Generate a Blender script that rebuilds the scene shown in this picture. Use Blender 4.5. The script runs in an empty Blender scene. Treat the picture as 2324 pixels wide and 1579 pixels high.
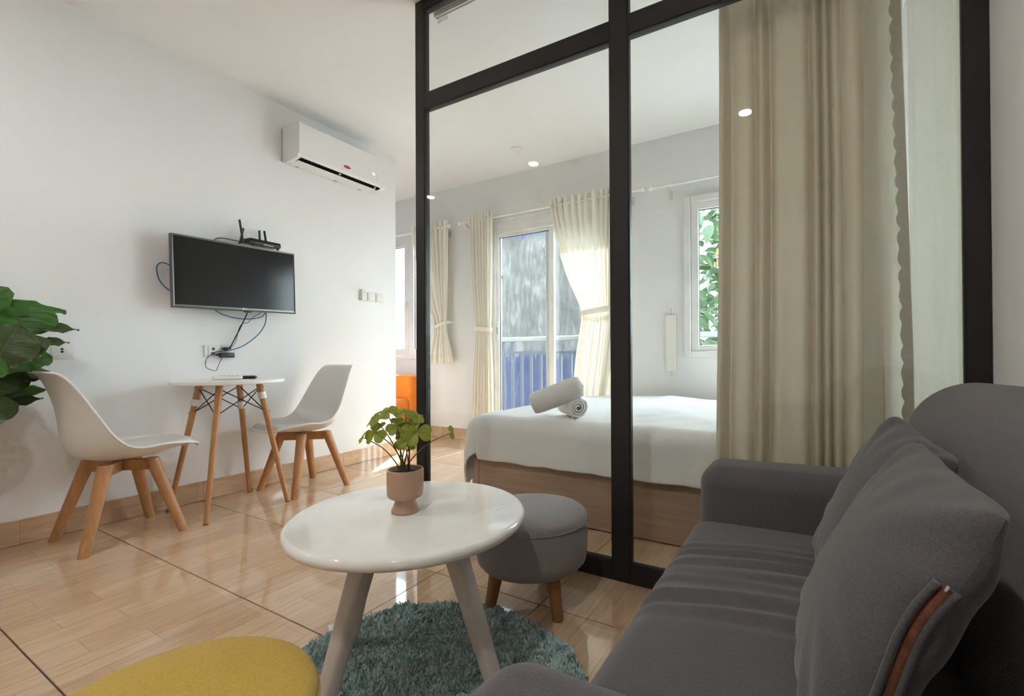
import bpy, bmesh, math, random
import numpy as np
from mathutils import Vector, Matrix
random.seed(7); rng = np.random.default_rng(7)
R = math.radians
scene = bpy.context.scene
col = scene.collection

# ------------------------------------------------------------------ camera
cam_d = bpy.data.cameras.new('camera'); cam = bpy.data.objects.new('camera', cam_d); col.objects.link(cam)
cam_d.sensor_width = 36.0; cam_d.sensor_fit = 'HORIZONTAL'
cam_d.lens = 1041.83 / 2324 * 36.0
cam_d.shift_x = -(1246.27 - 1162.0) / 2324; cam_d.shift_y = (800.81 - 789.5) / 2324
cam_d.clip_start = 0.02; cam_d.clip_end = 200
cam.matrix_world = Matrix.Translation((0, 0, 0.9)) @ Matrix.Rotation(R(29.5636), 4, 'Z') @ Matrix.Rotation(R(90.3309), 4, 'X') @ Matrix.Rotation(R(-0.2889), 4, 'Z')
scene.camera = cam

# ------------------------------------------------------------------ light
world = bpy.data.worlds.new('sky'); scene.world = world; world.use_nodes = True
bg = world.node_tree.nodes['Background']; bg.inputs[0].default_value = (0.82, 0.92, 1.0, 1); bg.inputs[1].default_value = 11.2
sun_d = bpy.data.lights.new('sun', 'SUN'); sun = bpy.data.objects.new('sun', sun_d); col.objects.link(sun)
sun_d.energy = 14.0; sun_d.angle = R(1.2); sun_d.color = (1.0, 0.95, 0.88)
SUN_EL = R(50); sdir = Vector((0.537 * math.cos(SUN_EL), -0.844 * math.cos(SUN_EL), -math.sin(SUN_EL)))
sun.rotation_euler = sdir.to_track_quat('-Z', 'Y').to_euler(); sun.location = (-4, 9, 9)
LAMP_W = 9.0
vs = scene.view_settings; vs.view_transform = 'Standard'; vs.look = 'None'; vs.gamma = 1.0; vs.use_curve_mapping = False
vs.exposure = 0.69
scene.cycles.max_bounces = 8; scene.cycles.diffuse_bounces = 6; scene.cycles.transparent_max_bounces = 16
scene.cycles.glossy_bounces = 3; scene.cycles.transmission_bounces = 4; scene.cycles.use_adaptive_sampling = True; scene.cycles.adaptive_threshold = 0.15
scene.cycles.caustics_reflective = False; scene.cycles.caustics_refractive = False
scene.cycles.sample_clamp_indirect = 8.0

# ------------------------------------------------------------------ helpers
def lin(c):
    return tuple(((x / 255) / 12.92 if x / 255 <= 0.04045 else ((x / 255 + 0.055) / 1.055) ** 2.4) for x in c)

class MB:
    def __init__(s): s.v = []; s.f = []
    def add(s, verts, faces):
        o = len(s.v); s.v += [tuple(map(float, p)) for p in verts]; s.f += [tuple(i + o for i in f) for f in faces]; return s
    def box(s, a, b, M=None):
        x0, y0, z0 = a; x1, y1, z1 = b
        vv = [(x0, y0, z0), (x1, y0, z0), (x1, y1, z0), (x0, y1, z0), (x0, y0, z1), (x1, y0, z1), (x1, y1, z1), (x0, y1, z1)]
        if M is not None: vv = [tuple(M @ Vector(p)) for p in vv]
        return s.add(vv, [(3, 2, 1, 0), (4, 5, 6, 7), (0, 1, 5, 4), (1, 2, 6, 5), (2, 3, 7, 6), (3, 0, 4, 7)])
    def tube(s, pts, rad, n=10, cap=True, closed=False):
        P = [Vector(p) for p in pts]; m = len(P)
        if not hasattr(rad, '__len__'): rad = [rad] * m
        T = []
        for i in range(m):
            a = P[(i - 1) % m] if (i or closed) else P[0]; b = P[(i + 1) % m] if (i < m - 1 or closed) else P[m - 1]
            T.append((b - a).normalized())
        nrm = T[0].orthogonal().normalized(); vv = []; ff = []
        for i in range(m):
            nrm = (nrm - T[i] * nrm.dot(T[i])).normalized(); bi = T[i].cross(nrm)
            for k in range(n):
                A = 2 * math.pi * k / n; vv.append(P[i] + (nrm * math.cos(A) + bi * math.sin(A)) * rad[i])
        for i in range(m if closed else m - 1):
            j = (i + 1) % m
            for k in range(n):
                l = (k + 1) % n; ff.append((i * n + k, i * n + l, j * n + l, j * n + k))
        if cap and not closed: ff += [tuple(reversed(range(n))), tuple(range((m - 1) * n, m * n))]
        return s.add(vv, ff)
    def lathe(s, prof, n=32, c=(0, 0, 0), cap=True):
        vv = []; ff = []
        for (r, z) in prof:
            for k in range(n):
                A = 2 * math.pi * k / n; vv.append((c[0] + r * math.cos(A), c[1] + r * math.sin(A), c[2] + z))
        m = len(prof)
        for i in range(m - 1):
            for k in range(n):
                l = (k + 1) % n; ff.append((i * n + k, i * n + l, (i + 1) * n + l, (i + 1) * n + k))
        if cap: ff += [tuple(reversed(range(n))), tuple(range((m - 1) * n, m * n))]
        return s.add(vv, ff)
    def grid(s, P, cu=False, cv=False):
        P = np.asarray(P); nu, nv = P.shape[:2]; ff = []
        for i in range(nu if cu else nu - 1):
            for j in range(nv if cv else nv - 1):
                a = (i + 1) % nu; b = (j + 1) % nv; ff.append((i * nv + j, a * nv + j, a * nv + b, i * nv + b))
        return s.add(P.reshape(-1, 3).tolist(), ff)
    def prism(s, poly, y0, y1, axis='y'):
        n = len(poly)
        if axis == 'y': vv = [(p[0], y0, p[1]) for p in poly] + [(p[0], y1, p[1]) for p in poly]
        elif axis == 'x': vv = [(y0, p[0], p[1]) for p in poly] + [(y1, p[0], p[1]) for p in poly]
        else: vv = [(p[0], p[1], y0) for p in poly] + [(p[0], p[1], y1) for p in poly]
        ff = [(k, (k + 1) % n, n + (k + 1) % n, n + k) for k in range(n)] + [tuple(reversed(range(n))), tuple(range(n, 2 * n))]
        return s.add(vv, ff)
    def rbox(s, size, r, n=(6, 6, 6), c=(0, 0, 0), k=3, disp=None):
        """rounded box, r = corner radius, n = flat cuts along each axis, k = cuts in the rounding"""
        h = [x / 2 for x in size]; r = min([r] + [x * 0.999 for x in h])
        ax = []
        for i in range(3):
            inner = h[i] - r; g = [-(inner + r * math.tan(math.pi / 4 * (1 - q / k))) for q in range(k)]
            g += list(np.linspace(-inner, inner, max(2, n[i])))
            g += [(inner + r * math.tan(math.pi / 4 * ((q + 1) / k))) for q in range(k)]
            ax.append(g)
        idx = {}; vv = []; ff = []
        def vid(p):
            key = tuple(round(x, 6) for x in p)
            if key not in idx:
                q = [max(-(h[i] - r), min(h[i] - r, p[i])) for i in range(3)]
                d = Vector([p[i] - q[i] for i in range(3)])
                w = Vector(q) + (d.normalized() * r if d.length > 1e-9 else d)
                if disp: w = Vector(disp(w))
                idx[key] = len(vv); vv.append((w.x + c[0], w.y + c[1], w.z + c[2]))
            return idx[key]
        for i in range(3):
            j, l = (i + 1) % 3, (i + 2) % 3
            for sg in (-1, 1):
                for a in range(len(ax[j]) - 1):
                    for b in range(len(ax[l]) - 1):
                        q = []
                        for (da, db) in ((0, 0), (1, 0), (1, 1), (0, 1)):
                            p = [0, 0, 0]; p[i] = sg * h[i]; p[j] = ax[j][a + da]; p[l] = ax[l][b + db]; q.append(vid(p))
                        ff.append(tuple(q if sg > 0 else reversed(q)))
        return s.add(vv, ff)
    def mesh(s, name, sharp=35):
        me = bpy.data.meshes.new(name); me.from_pydata(s.v, [], s.f); me.update()
        if sharp is not None:
            me.polygons.foreach_set('use_smooth', [True] * len(me.polygons))
            if sharp < 180: me.set_sharp_from_angle(angle=R(sharp))
        return me

def obj(name, mb, mat=None, parent=None, loc=None, M=None, sharp=35, bevel=None, bseg=2, solid=None, sub=0):
    me = mb.mesh(name, sharp) if isinstance(mb, MB) else mb
    o = bpy.data.objects.new(name, me); col.objects.link(o)
    if mat is not None and len(me.materials) == 0: me.materials.append(mat)
    if parent is not None: o.parent = parent
    if loc is not None: o.location = loc
    if M is not None: o.matrix_basis = M
    if solid: md = o.modifiers.new('thick', 'SOLIDIFY'); md.thickness = solid; md.offset = 0
    if bevel: md = o.modifiers.new('bevel', 'BEVEL'); md.width = bevel; md.segments = bseg; md.limit_method = 'ANGLE'; md.angle_limit = R(40)
    if sub: md = o.modifiers.new('sub', 'SUBSURF'); md.levels = sub; md.render_levels = sub
    return o
def thing(name, label, cat, loc=(0, 0, 0), rz=0, group=None):
    o = bpy.data.objects.new(name, None); col.objects.link(o); o.location = loc; o.rotation_euler = (0, 0, rz)
    o.empty_display_size = 0.05
    return tag(o, label, cat, group)
def tag(o, label, cat, group=None):
    o['label'] = label; o['category'] = cat
    if group: o['group'] = group
    return o
def struct(o): o['kind'] = 'structure'; return o
def copy_tree(o, parent=None):
    c = o.copy(); col.objects.link(c); c.parent = parent
    for ch in list(o.children): copy_tree(ch, c)
    return c
def smooth_path(pts, n=6, closed=False):
    P = [Vector(p) for p in pts]; out = []; m = len(P)
    for i in range(m if closed else m - 1):
        g = lambda j: P[j % m] if closed else P[max(0, min(m - 1, j))]
        p0, p1, p2, p3 = g(i - 1), g(i), g(i + 1), g(i + 2)
        for q in range(n):
            t = q / n
            out.append(0.5 * ((2 * p1) + (p2 - p0) * t + (2 * p0 - 5 * p1 + 4 * p2 - p3) * t * t + (3 * p1 - p0 - 3 * p2 + p3) * t ** 3))
    if not closed: out.append(P[-1])
    return out
def ip(x, xs, ys): return np.interp(x, xs, ys)
def sstep(a, b, x): t = np.clip((x - a) / (b - a), 0, 1); return t * t * (3 - 2 * t)

# ------------------------------------------------------------------ materials
class NT:
    def __init__(s, name):
        s.m = bpy.data.materials.new(name); s.m.use_nodes = True; s.t = s.m.node_tree; s.n = s.t.nodes; s.l = s.t.links
        s.b = s.n['Principled BSDF']; s.out = s.n['Material Output']
    def new(s, typ, **kw):
        nd = s.n.new(typ)
        for k, v in kw.items(): setattr(nd, k, v)
        return nd
    def link(s, a, b): s.l.new(a, b)
    def coord(s, kind='Object', scale=(1, 1, 1), loc=(0, 0, 0), rot=(0, 0, 0)):
        mp = s.new('ShaderNodeMapping'); mp.inputs['Scale'].default_value = scale; mp.inputs['Location'].default_value = loc; mp.inputs['Rotation'].default_value = rot
        if kind == 'World': g = s.new('ShaderNodeNewGeometry'); s.link(g.outputs['Position'], mp.inputs['Vector'])
        else: tc = s.new('ShaderNodeTexCoord'); s.link(tc.outputs[kind], mp.inputs['Vector'])
        return mp.outputs['Vector']
    def noise(s, vec, scale=5, detail=4, rough=0.55, dist=0):
        nd = s.new('ShaderNodeTexNoise'); nd.inputs['Scale'].default_value = scale; nd.inputs['Detail'].default_value = detail
        nd.inputs['Roughness'].default_value = rough; nd.inputs['Distortion'].default_value = dist; s.link(vec, nd.inputs['Vector']); return nd.outputs['Fac']
    def ramp(s, fac, stops, interp='LINEAR'):
        nd = s.new('ShaderNodeValToRGB'); cr = nd.color_ramp; cr.interpolation = interp
        while len(cr.elements) < len(stops): cr.elements.new(0.5)
        for e, (p, c) in zip(cr.elements, stops): e.position = p; e.color = (*c[:3], 1)
        s.link(fac, nd.inputs['Fac']); return nd.outputs['Color']
    def mix(s, fac, a, b, typ='MIX'):
        nd = s.new('ShaderNodeMix', data_type='RGBA', blend_type=typ)
        for val, i in ((fac, 0), (a, 6), (b, 7)):
            if hasattr(val, 'links'): s.link(val, nd.inputs[i])
            else: nd.inputs[i].default_value = val if i == 0 else (*val[:3], 1)
        return nd.outputs[2]
    def math(s, op, a, b=0.0, c=0.0):
        nd = s.new('ShaderNodeMath', operation=op)
        for val, i in ((a, 0), (b, 1), (c, 2)):
            if hasattr(val, 'links'): s.link(val, nd.inputs[i])
            else: nd.inputs[i].default_value = val
        return nd.outputs[0]
    def bump(s, h, strength=0.3, dist=0.01):
        nd = s.new('ShaderNodeBump'); nd.inputs['Strength'].default_value = strength; nd.inputs['Distance'].default_value = dist
        s.link(h, nd.inputs['Height']); s.link(nd.outputs['Normal'], s.b.inputs['Normal'])
    def set(s, col=None, rough=None, metal=None, spec=None, **kw):
        if col is not None:
            if hasattr(col, 'links'): s.link(col, s.b.inputs['Base Color'])
            else: s.b.inputs['Base Color'].default_value = (*col[:3], 1)
        for v, k in ((rough, 'Roughness'), (metal, 'Metallic'), (spec, 'Specular IOR Level')):
            if v is not None:
                if hasattr(v, 'links'): s.link(v, s.b.inputs[k])
                else: s.b.inputs[k].default_value = v
        for k, v in kw.items(): s.b.inputs[k].default_value = v
        return s
def dark(c, f): return tuple(x * f for x in c)

def m_plain(name, c, rough=0.5, metal=0, spec=0.5, var=0.06, scale=6, bump=0.0, bscale=40):
    t = NT(name); v = t.coord('Object'); f = t.noise(v, scale, 3)
    t.set(t.ramp(f, [(0.3, dark(c, 1 - var)), (0.7, dark(c, 1 + var))]), rough, metal, spec)
    if bump: t.bump(t.noise(v, bscale, 4), bump, 0.003)
    return t.m
def m_fabric(name, c, c2=None, scale=260, bump=0.35, sheen=0.25, var=0.12):
    t = NT(name); v = t.coord('Object'); a = t.noise(v, scale, 2, 0.6); b = t.noise(v, 5, 3)
    cc = t.ramp(a, [(0.3, dark(c, 1 - var * 1.5)), (0.7, c2 or dark(c, 1 + var * 1.5))])
    cc = t.mix(0.5, cc, t.ramp(b, [(0.3, dark(c, 1 - var)), (0.7, dark(c, 1 + var))]))
    t.set(cc, 0.95, 0, 0.15); t.b.inputs['Sheen Weight'].default_value = sheen; t.b.inputs['Sheen Roughness'].default_value = 0.5
    t.bump(a, bump, 0.002); return t.m
def m_wood(name, c, c2, rough=0.4, scale=(60, 60, 4), spec=0.4, kind='Object'):
    t = NT(name); v = t.coord(kind, scale); f = t.noise(v, 1.0, 6, 0.6, 0.4); g = t.noise(t.coord(kind, dark(scale, 0.25)), 1.0, 3)
    cc = t.ramp(f, [(0.28, c2), (0.72, c)]); cc = t.mix(t.math('MULTIPLY', g, 0.35), cc, dark(c2, 0.8))
    t.set(cc, rough, 0, spec); t.bump(f, 0.06, 0.002); return t.m
def m_cloth(name, c, trans=0.4, clear=0.0, scale=400, bump=0.2):
    """woven curtain: part reflects, part lets light through, a little open weave"""
    t = NT(name); v = t.coord('Object'); a = t.noise(v, scale, 2)
    cc = t.ramp(a, [(0.3, dark(c, 0.93)), (0.7, dark(c, 1.04))])
    d = t.new('ShaderNodeBsdfDiffuse'); tr = t.new('ShaderNodeBsdfTranslucent'); tp = t.new('ShaderNodeBsdfTransparent')
    t.link(cc, d.inputs['Color']); t.link(cc, tr.inputs['Color'])
    m1 = t.new('ShaderNodeMixShader'); m1.inputs[0].default_value = trans; t.link(d.outputs[0], m1.inputs[1]); t.link(tr.outputs[0], m1.inputs[2])
    m2 = t.new('ShaderNodeMixShader'); m2.inputs[0].default_value = clear; t.link(m1.outputs[0], m2.inputs[1]); t.link(tp.outputs[0], m2.inputs[2])
    t.link(m2.outputs[0], t.out.inputs['Surface']); return t.m
def m_glass(name, tint=(0.97, 0.985, 0.98), r0=0.04):
    """thin pane: Schlick reflection over clear transmission"""
    t = NT(name); lw = t.new('ShaderNodeLayerWeight'); lw.inputs['Blend'].default_value = 0.5
    f5 = t.math('POWER', lw.outputs['Facing'], 5.0); fac = t.math('MULTIPLY_ADD', f5, 1 - r0, r0)
    tp = t.new('ShaderNodeBsdfTransparent'); tp.inputs[0].default_value = (*tint, 1)
    gl = t.new('ShaderNodeBsdfGlossy'); gl.inputs['Roughness'].default_value = 0.0
    mx = t.new('ShaderNodeMixShader'); t.link(fac, mx.inputs[0]); t.link(tp.outputs[0], mx.inputs[1]); t.link(gl.outputs[0], mx.inputs[2])
    t.link(mx.outputs[0], t.out.inputs['Surface']); return t.m
def m_emit(name, c, s):
    t = NT(name); e = t.new('ShaderNodeEmission'); e.inputs[0].default_value = (*c, 1); e.inputs[1].default_value = s
    t.link(e.outputs[0], t.out.inputs['Surface']); return t.m
def m_wall(name, c):
    t = NT(name); v = t.coord('World'); f = t.noise(v, 1.3, 3); g = t.noise(v, 90, 3)
    t.set(t.ramp(f, [(0.3, dark(c, 0.97)), (0.7, dark(c, 1.02))]), 0.75, 0, 0.25); t.bump(g, 0.12, 0.002); return t.m
def m_floor(name, gain=1.0):
    t = NT(name); v = t.coord('World', (1, 1, 1), (0.045, 0.07, 0))
    sw = t.new('ShaderNodeSeparateXYZ'); t.link(v, sw.inputs[0]); cb = t.new('ShaderNodeCombineXYZ')
    t.link(sw.outputs[1], cb.inputs[0]); t.link(sw.outputs[0], cb.inputs[1])
    br = t.new('ShaderNodeTexBrick'); br.offset = 0.37; br.offset_frequency = 2; br.squash = 1.0
    br.inputs['Scale'].default_value = 1; br.inputs['Brick Width'].default_value = 0.37; br.inputs['Row Height'].default_value = 0.125
    br.inputs['Mortar Size'].default_value = 0.0009; br.inputs['Mortar Smooth'].default_value = 0.3; br.inputs['Bias'].default_value = 0.0
    br.inputs['Color1'].default_value = (0.2, 0.2, 0.2, 1); br.inputs['Color2'].default_value = (0.85, 0.85, 0.85, 1); br.inputs['Mortar'].default_value = (0.0, 0.0, 0.0, 1)
    t.link(cb.outputs[0], br.inputs['Vector'])
    grain = t.noise(t.coord('World', (70, 5, 40)), 1.0, 6, 0.65, 0.6); fine = t.noise(t.coord('World', (260, 9, 200)), 1.0, 4)
    fac = t.math('ADD', t.math('MULTIPLY', br.outputs['Color'], 0.22), t.math('MULTIPLY', grain, 0.55)); fac = t.math('ADD', fac, t.math('MULTIPLY', fine, 0.25))
    cc = t.ramp(fac, [(0.26, dark((0.38, 0.225, 0.125), gain)), (0.45, dark((0.53, 0.35, 0.22), gain)), (0.60, dark((0.60, 0.425, 0.28), gain)), (0.80, dark((0.72, 0.56, 0.41), gain))])
    cc = t.mix(t.math('MULTIPLY', br.outputs['Fac'], 0.40), cc, dark((0.22, 0.12, 0.07), gain))
    t.set(cc, 0.045, 0, 0.85); return t.m

WALL = m_wall('white_wall_paint', (0.825, 0.83, 0.83)); CEIL = m_wall('white_ceiling_paint', (0.86, 0.865, 0.865))
FLOOR = m_floor('wood_look_porcelain'); GROUT = m_plain('grout', (0.11, 0.075, 0.055), 0.9)
BLACK = m_plain('black_frame_paint', (0.017, 0.0145, 0.014), 0.4, 0, 0.35); GASKET = m_plain('black_rubber', (0.006, 0.006, 0.006), 0.6)
GLASS = m_glass('partition_glass'); WGLASS = m_glass('window_glass', (0.95, 0.98, 0.98))
UPVC = m_plain('white_window_frame', (0.80, 0.80, 0.79), 0.35); WHITEPL = m_plain('white_plastic', (0.82, 0.81, 0.78), 0.35)
GREYPL = m_plain('grey_plastic', (0.28, 0.28, 0.28), 0.4); SOCKET = m_plain('cream_socket_plastic', (0.72, 0.71, 0.675), 0.4); DARKPL = m_plain('black_plastic', (0.012, 0.012, 0.013), 0.35)
CHAIRW = m_plain('white_chair_plastic', (0.74, 0.725, 0.70), 0.38, var=0.02); PAD = m_plain('white_leatherette', (0.66, 0.65, 0.635), 0.55, var=0.02, bump=0.1, bscale=300)
BEECH = m_wood('beech_legs', (0.56, 0.30, 0.135), (0.40, 0.185, 0.07)); OAKLEG = m_wood('stained_oak_legs', (0.34, 0.165, 0.06), (0.23, 0.10, 0.035))
TABLEW = m_plain('white_lacquer', (0.84, 0.83, 0.80), 0.3, var=0.02)
METAL = m_plain('bolt_steel', (0.35, 0.34, 0.33), 0.35, 1.0); WIRE = m_plain('black_wire', (0.01, 0.01, 0.01), 0.4)
SOFA = m_fabric('charcoal_sofa_fabric', (0.088, 0.080, 0.083), (0.13, 0.12, 0.125), 330); CUSH = m_fabric('grey_cushion_fabric', (0.084, 0.078, 0.080), (0.12, 0.113, 0.115), 300)
STOOL = m_fabric('grey_stool_fabric', (0.235, 0.212, 0.214), (0.33, 0.30, 0.30), 280); YELLOW = m_fabric('mustard_fabric', (0.50, 0.325, 0.055), (0.60, 0.42, 0.10), 200, 0.2, 0.2, 0.07)
ORANGE = m_fabric('orange_fabric', (0.75, 0.22, 0.025), None, 220)
CREAM = m_cloth('cream_curtain', (0.92, 0.885, 0.80), 0.13, 0.0); SHEER = m_cloth('sheer_curtain', (0.62, 0.54, 0.41), 0.24, 0.0, 500); SHEER2 = m_cloth('sheer_pale_curtain', (0.80, 0.775, 0.67), 0.5, 0.02, 500)
LACE = m_cloth('lace_trim', (0.50, 0.46, 0.37), 0.15, 0.0, 150)
SHEET = m_fabric('white_cotton', (0.84, 0.84, 0.835), None, 500, 0.08, 0.1, 0.01); TOWEL = m_fabric('white_terry', (0.83, 0.82, 0.80), None, 300, 0.9, 0.3, 0.03)
BEDW = m_wood('bed_oak_laminate', (0.50, 0.345, 0.24), (0.36, 0.225, 0.145), 0.5, (2.2, 30, 46), 0.35)
DARKGAP = m_plain('dark_recess', (0.01, 0.008, 0.008), 0.8)
BLUEC = m_plain('blue_cable_jacket', (0.03, 0.12, 0.26), 0.4)
ACW = m_plain('aircon_white', (0.80, 0.80, 0.785), 0.3, var=0.01); RED = m_plain('red_badge', (0.55, 0.04, 0.03), 0.35); SILVER = m_plain('silver_print', (0.62, 0.61, 0.58), 0.3, 0.4)
LEDW = m_emit('white_led', (1, 1, 1), 1.2)
BEZEL = m_plain('silver_bezel', (0.16, 0.155, 0.155), 0.28, 0.85); SCREEN = m_plain('tv_screen', (0.010, 0.009, 0.009), 0.14, 0, 0.35, var=0.01)
TERRA = m_plain('taupe_glazed_pot', (0.42, 0.27, 0.185), 0.3, var=0.02); SOIL = m_plain('dark_soil', (0.03, 0.02, 0.016), 0.95, bump=1.0, bscale=120)
RAIL = m_plain('blue_grey_rail_paint', (0.033, 0.039, 0.060), 0.5); RAILW = m_plain('white_handrail', (0.145, 0.15, 0.15), 0.4)
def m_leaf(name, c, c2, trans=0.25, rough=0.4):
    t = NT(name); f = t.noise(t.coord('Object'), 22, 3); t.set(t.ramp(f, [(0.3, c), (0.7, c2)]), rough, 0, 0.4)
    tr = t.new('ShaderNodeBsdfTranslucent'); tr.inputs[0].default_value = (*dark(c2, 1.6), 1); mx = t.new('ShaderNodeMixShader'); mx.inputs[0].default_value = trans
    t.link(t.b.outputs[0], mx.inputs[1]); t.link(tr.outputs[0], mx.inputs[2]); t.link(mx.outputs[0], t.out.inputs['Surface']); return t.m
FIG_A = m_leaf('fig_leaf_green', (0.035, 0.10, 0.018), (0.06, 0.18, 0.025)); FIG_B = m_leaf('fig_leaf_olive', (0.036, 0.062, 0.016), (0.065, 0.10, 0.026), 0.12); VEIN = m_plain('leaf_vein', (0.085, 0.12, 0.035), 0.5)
CLOVER = m_leaf('clover_leaf', (0.15, 0.185, 0.022), (0.31, 0.34, 0.055), 0.25, 0.5); CLSTEM = m_plain('clover_stem', (0.075, 0.06, 0.022), 0.5)
BARK = m_wood('bark', (0.16, 0.11, 0.07), (0.08, 0.055, 0.035), 0.8)
TREE_A = m_leaf('tree_leaf_green', (0.016, 0.040, 0.015), (0.036, 0.075, 0.026), 0.25, 0.3); TREE_B = m_leaf('tree_leaf_yellow', (0.25, 0.12, 0.015), (0.3, 0.16, 0.025), 0.3)

# ------------------------------------------------------------------ room shell
XT, YB, YP, H, XR = -3.335, 3.845, 1.729, 2.738, 0.447      # tv wall, balcony wall, partition face, ceiling, right wall
XL, YN = -5.2, -2.2
T0X, T0Y, TS = -2.8574, 0.931, 0.5005
fl = struct(obj('floor', MB().box((XL, YN, -0.12), (XR, YB, -0.006)), GROUT))
def tile_mesh(sx, sy):
    m = MB(); b = 0.0012
    x0, x1, y0, y1 = 0.0012, sx - 0.0012, 0.0022, sy - 0.0022
    v = [(x0, y0, -0.0055), (x1, y0, -0.0055), (x1, y1, -0.0055), (x0, y1, -0.0055), (x0, y0, -b), (x1, y0, -b), (x1, y1, -b), (x0, y1, -b),
         (x0 + b, y0 + b, 0), (x1 - b, y0 + b, 0), (x1 - b, y1 - b, 0), (x0 + b, y1 - b, 0)]
    m.add(v, [(8, 9, 10, 11)] + [(a + k, a + (k + 1) % 4, a + 4 + (k + 1) % 4, a + 4 + k) for a in (0, 4) for k in range(4)])
    me = m.mesh('tile', None); me.materials.append(FLOOR); return me
full = tile_mesh(TS, TS); cut = {}
i0 = math.floor((XL - T0X) / TS); i1 = math.ceil((XR - T0X) / TS); j0 = math.floor((YN - T0Y) / TS); j1 = math.ceil((YB - T0Y) / TS)
for i in range(i0, i1):
    for j in range(j0, j1):
        xa, xb = max(XL, T0X + i * TS), min(XR, T0X + (i + 1) * TS); ya, yb = max(YN, T0Y + j * TS), min(YB, T0Y + (j + 1) * TS)
        if xb - xa < 0.02 or yb - ya < 0.02: continue
        if xa < XT - 0.15 and xb < XT and ya < 2.8 and yb > 0.2 and xb < -3.4: continue      # inside the neighbouring room
        key = (round(xb - xa, 3), round(yb - ya, 3))
        if abs(key[0] - TS) < 0.001 and abs(key[1] - TS) < 0.001: me = full
        else: me = cut.setdefault(key, None) or tile_mesh(*key); cut[key] = me
        obj('tile', me, None, fl, loc=(xa, ya, 0))
struct(obj('ceiling', MB().box((XL - 0.1, YN - 0.1, H), (XR + 0.1, YB + 0.1, H + 0.12)), CEIL))
struct(obj('wall_left', MB().box((XT - 0.12, 0.13, 0), (XT, 3.0, H)).box((XL, 2.88, 0), (XT - 0.12, 3.0, H)).box((XL, 0.13, 0), (XT - 0.12, 0.25, H)), WALL))
struct(obj('wall_right', MB().box((XR, YN, 0), (XR + 0.1, YB, H)), WALL))
struct(obj('wall_front', MB().box((XL, YN - 0.1, 0), (XR, YN, H)), WALL))
struct(obj('wall_side', MB().box((XL - 0.1, YN, 0), (XL, YB, H)), WALL))
W1 = (-4.66, -3.60, 0.866, 2.30); D1 = (-2.86, -1.53, 0.02, 2.20); W2 = (-0.894, 0.38, 0.876, 2.193)
wb = MB()
xs = [XL - 0.1, W1[0], W1[1], D1[0], D1[1], W2[0], W2[1], XR + 0.1]
for a in range(0, 7, 2): wb.box((xs[a], YB, -0.1), (xs[a + 1], YB + 0.12, H))
for w in (W1, D1, W2):
    wb.box((w[0], YB, w[3]), (w[1], YB + 0.12, H)); wb.box((w[0], YB, -0.1), (w[1], YB + 0.12, w[2]))
struct(obj('wall_back', wb, WALL))

def skirting(name, p0, p1, nrm):
    p0 = Vector((*p0, 0)); p1 = Vector((*p1, 0)); d = (p1 - p0); L = d.length; d.normalize(); root = bpy.data.objects.new(name, None); col.objects.link(root); struct(root)
    s = 0.0; k = 0
    while s < L - 0.01:
        e = min(L, s + (TS if k else TS * 0.62)); k += 1
        a = p0 + d * (s + 0.0008); b = p0 + d * (e - 0.0008); n = Vector(nrm) * 0.011
        c = [a, b, b + n, a + n]
        m = MB(); m.add([(*p[:2], 0.002) for p in c] + [(*p[:2], 0.12) for p in c[:2]] + [(*(p - n * 0.15)[:2], 0.12) for p in c[2:]] + [(*p[:2], 0.118) for p in c[2:]],
                    [(3, 2, 1, 0), (0, 1, 5, 4), (1, 2, 8, 6, 5), (2, 3, 9, 8), (3, 0, 4, 7, 9), (4, 5, 6, 7), (9, 7, 6, 8)])
        obj('skirting_tile', m, FLOOR, root, sharp=None); s = e
skirting('baseboard_left', (XT, 0.13), (XT, 3.0), (1, 0, 0)); skirting('baseboard_back', (D1[0] - 0.02, YB), (XL, YB), (0, -1, 0))
skirting('baseboard_return', (XT + 0.011, 3.0), (XL, 3.0), (0, 1, 0)); skirting('baseboard_right', (XR, 0.3), (XR, YP), (-1, 0, 0))

# ------------------------------------------------------------------ windows and balcony door
def frame_rect(m, x0, x1, z0, z1, w, y0, y1):
    m.box((x0, y0, z0), (x0 + w, y1, z1)); m.box((x1 - w, y0, z0), (x1, y1, z1)); m.box((x0 + w, y0, z1 - w), (x1 - w, y1, z1)); m.box((x0 + w, y0, z0), (x1 - w, y1, z0 + w)); return m
def sash(root, x0, x1, z0, z1, w, y0, y1):
    s = obj('sash', frame_rect(MB(), x0, x1, z0, z1, w, y0, y1), UPVC, root, bevel=0.004)
    ym = (y0 + y1) / 2
    obj('gasket', frame_rect(MB(), x0 + w - 0.001, x1 - w + 0.001, z0 + w - 0.001, z1 - w + 0.001, 0.005, ym - 0.006, ym + 0.006), GASKET, s, sharp=None)
    obj('pane', MB().box((x0 + w, ym - 0.003, z0 + w), (x1 - w, ym + 0.003, z1 - w)), WGLASS, s, sharp=None); return s
def root_struct(name):
    r_ = bpy.data.objects.new(name, None); col.objects.link(r_); return struct(r_)
w1 = root_struct('window_1')
obj('window_frame', frame_rect(MB(), *W1, 0.045, YB - 0.012, YB + 0.07), UPVC, w1, bevel=0.004)
obj('casing', MB().box((W1[0] - 0.02, YB - 0.018, W1[3] - 0.005), (W1[1] + 0.02, YB - 0.001, W1[3] + 0.035)).box((W1[0] - 0.02, YB - 0.022, W1[2] - 0.02), (W1[1] + 0.02, YB - 0.001, W1[2])), UPVC, w1, bevel=0.004)
xm = -4.035
sl = sash(w1, W1[0] + 0.047, xm - 0.001, W1[2] + 0.047, W1[3] - 0.047, 0.07, YB - 0.02, YB + 0.03)
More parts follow.
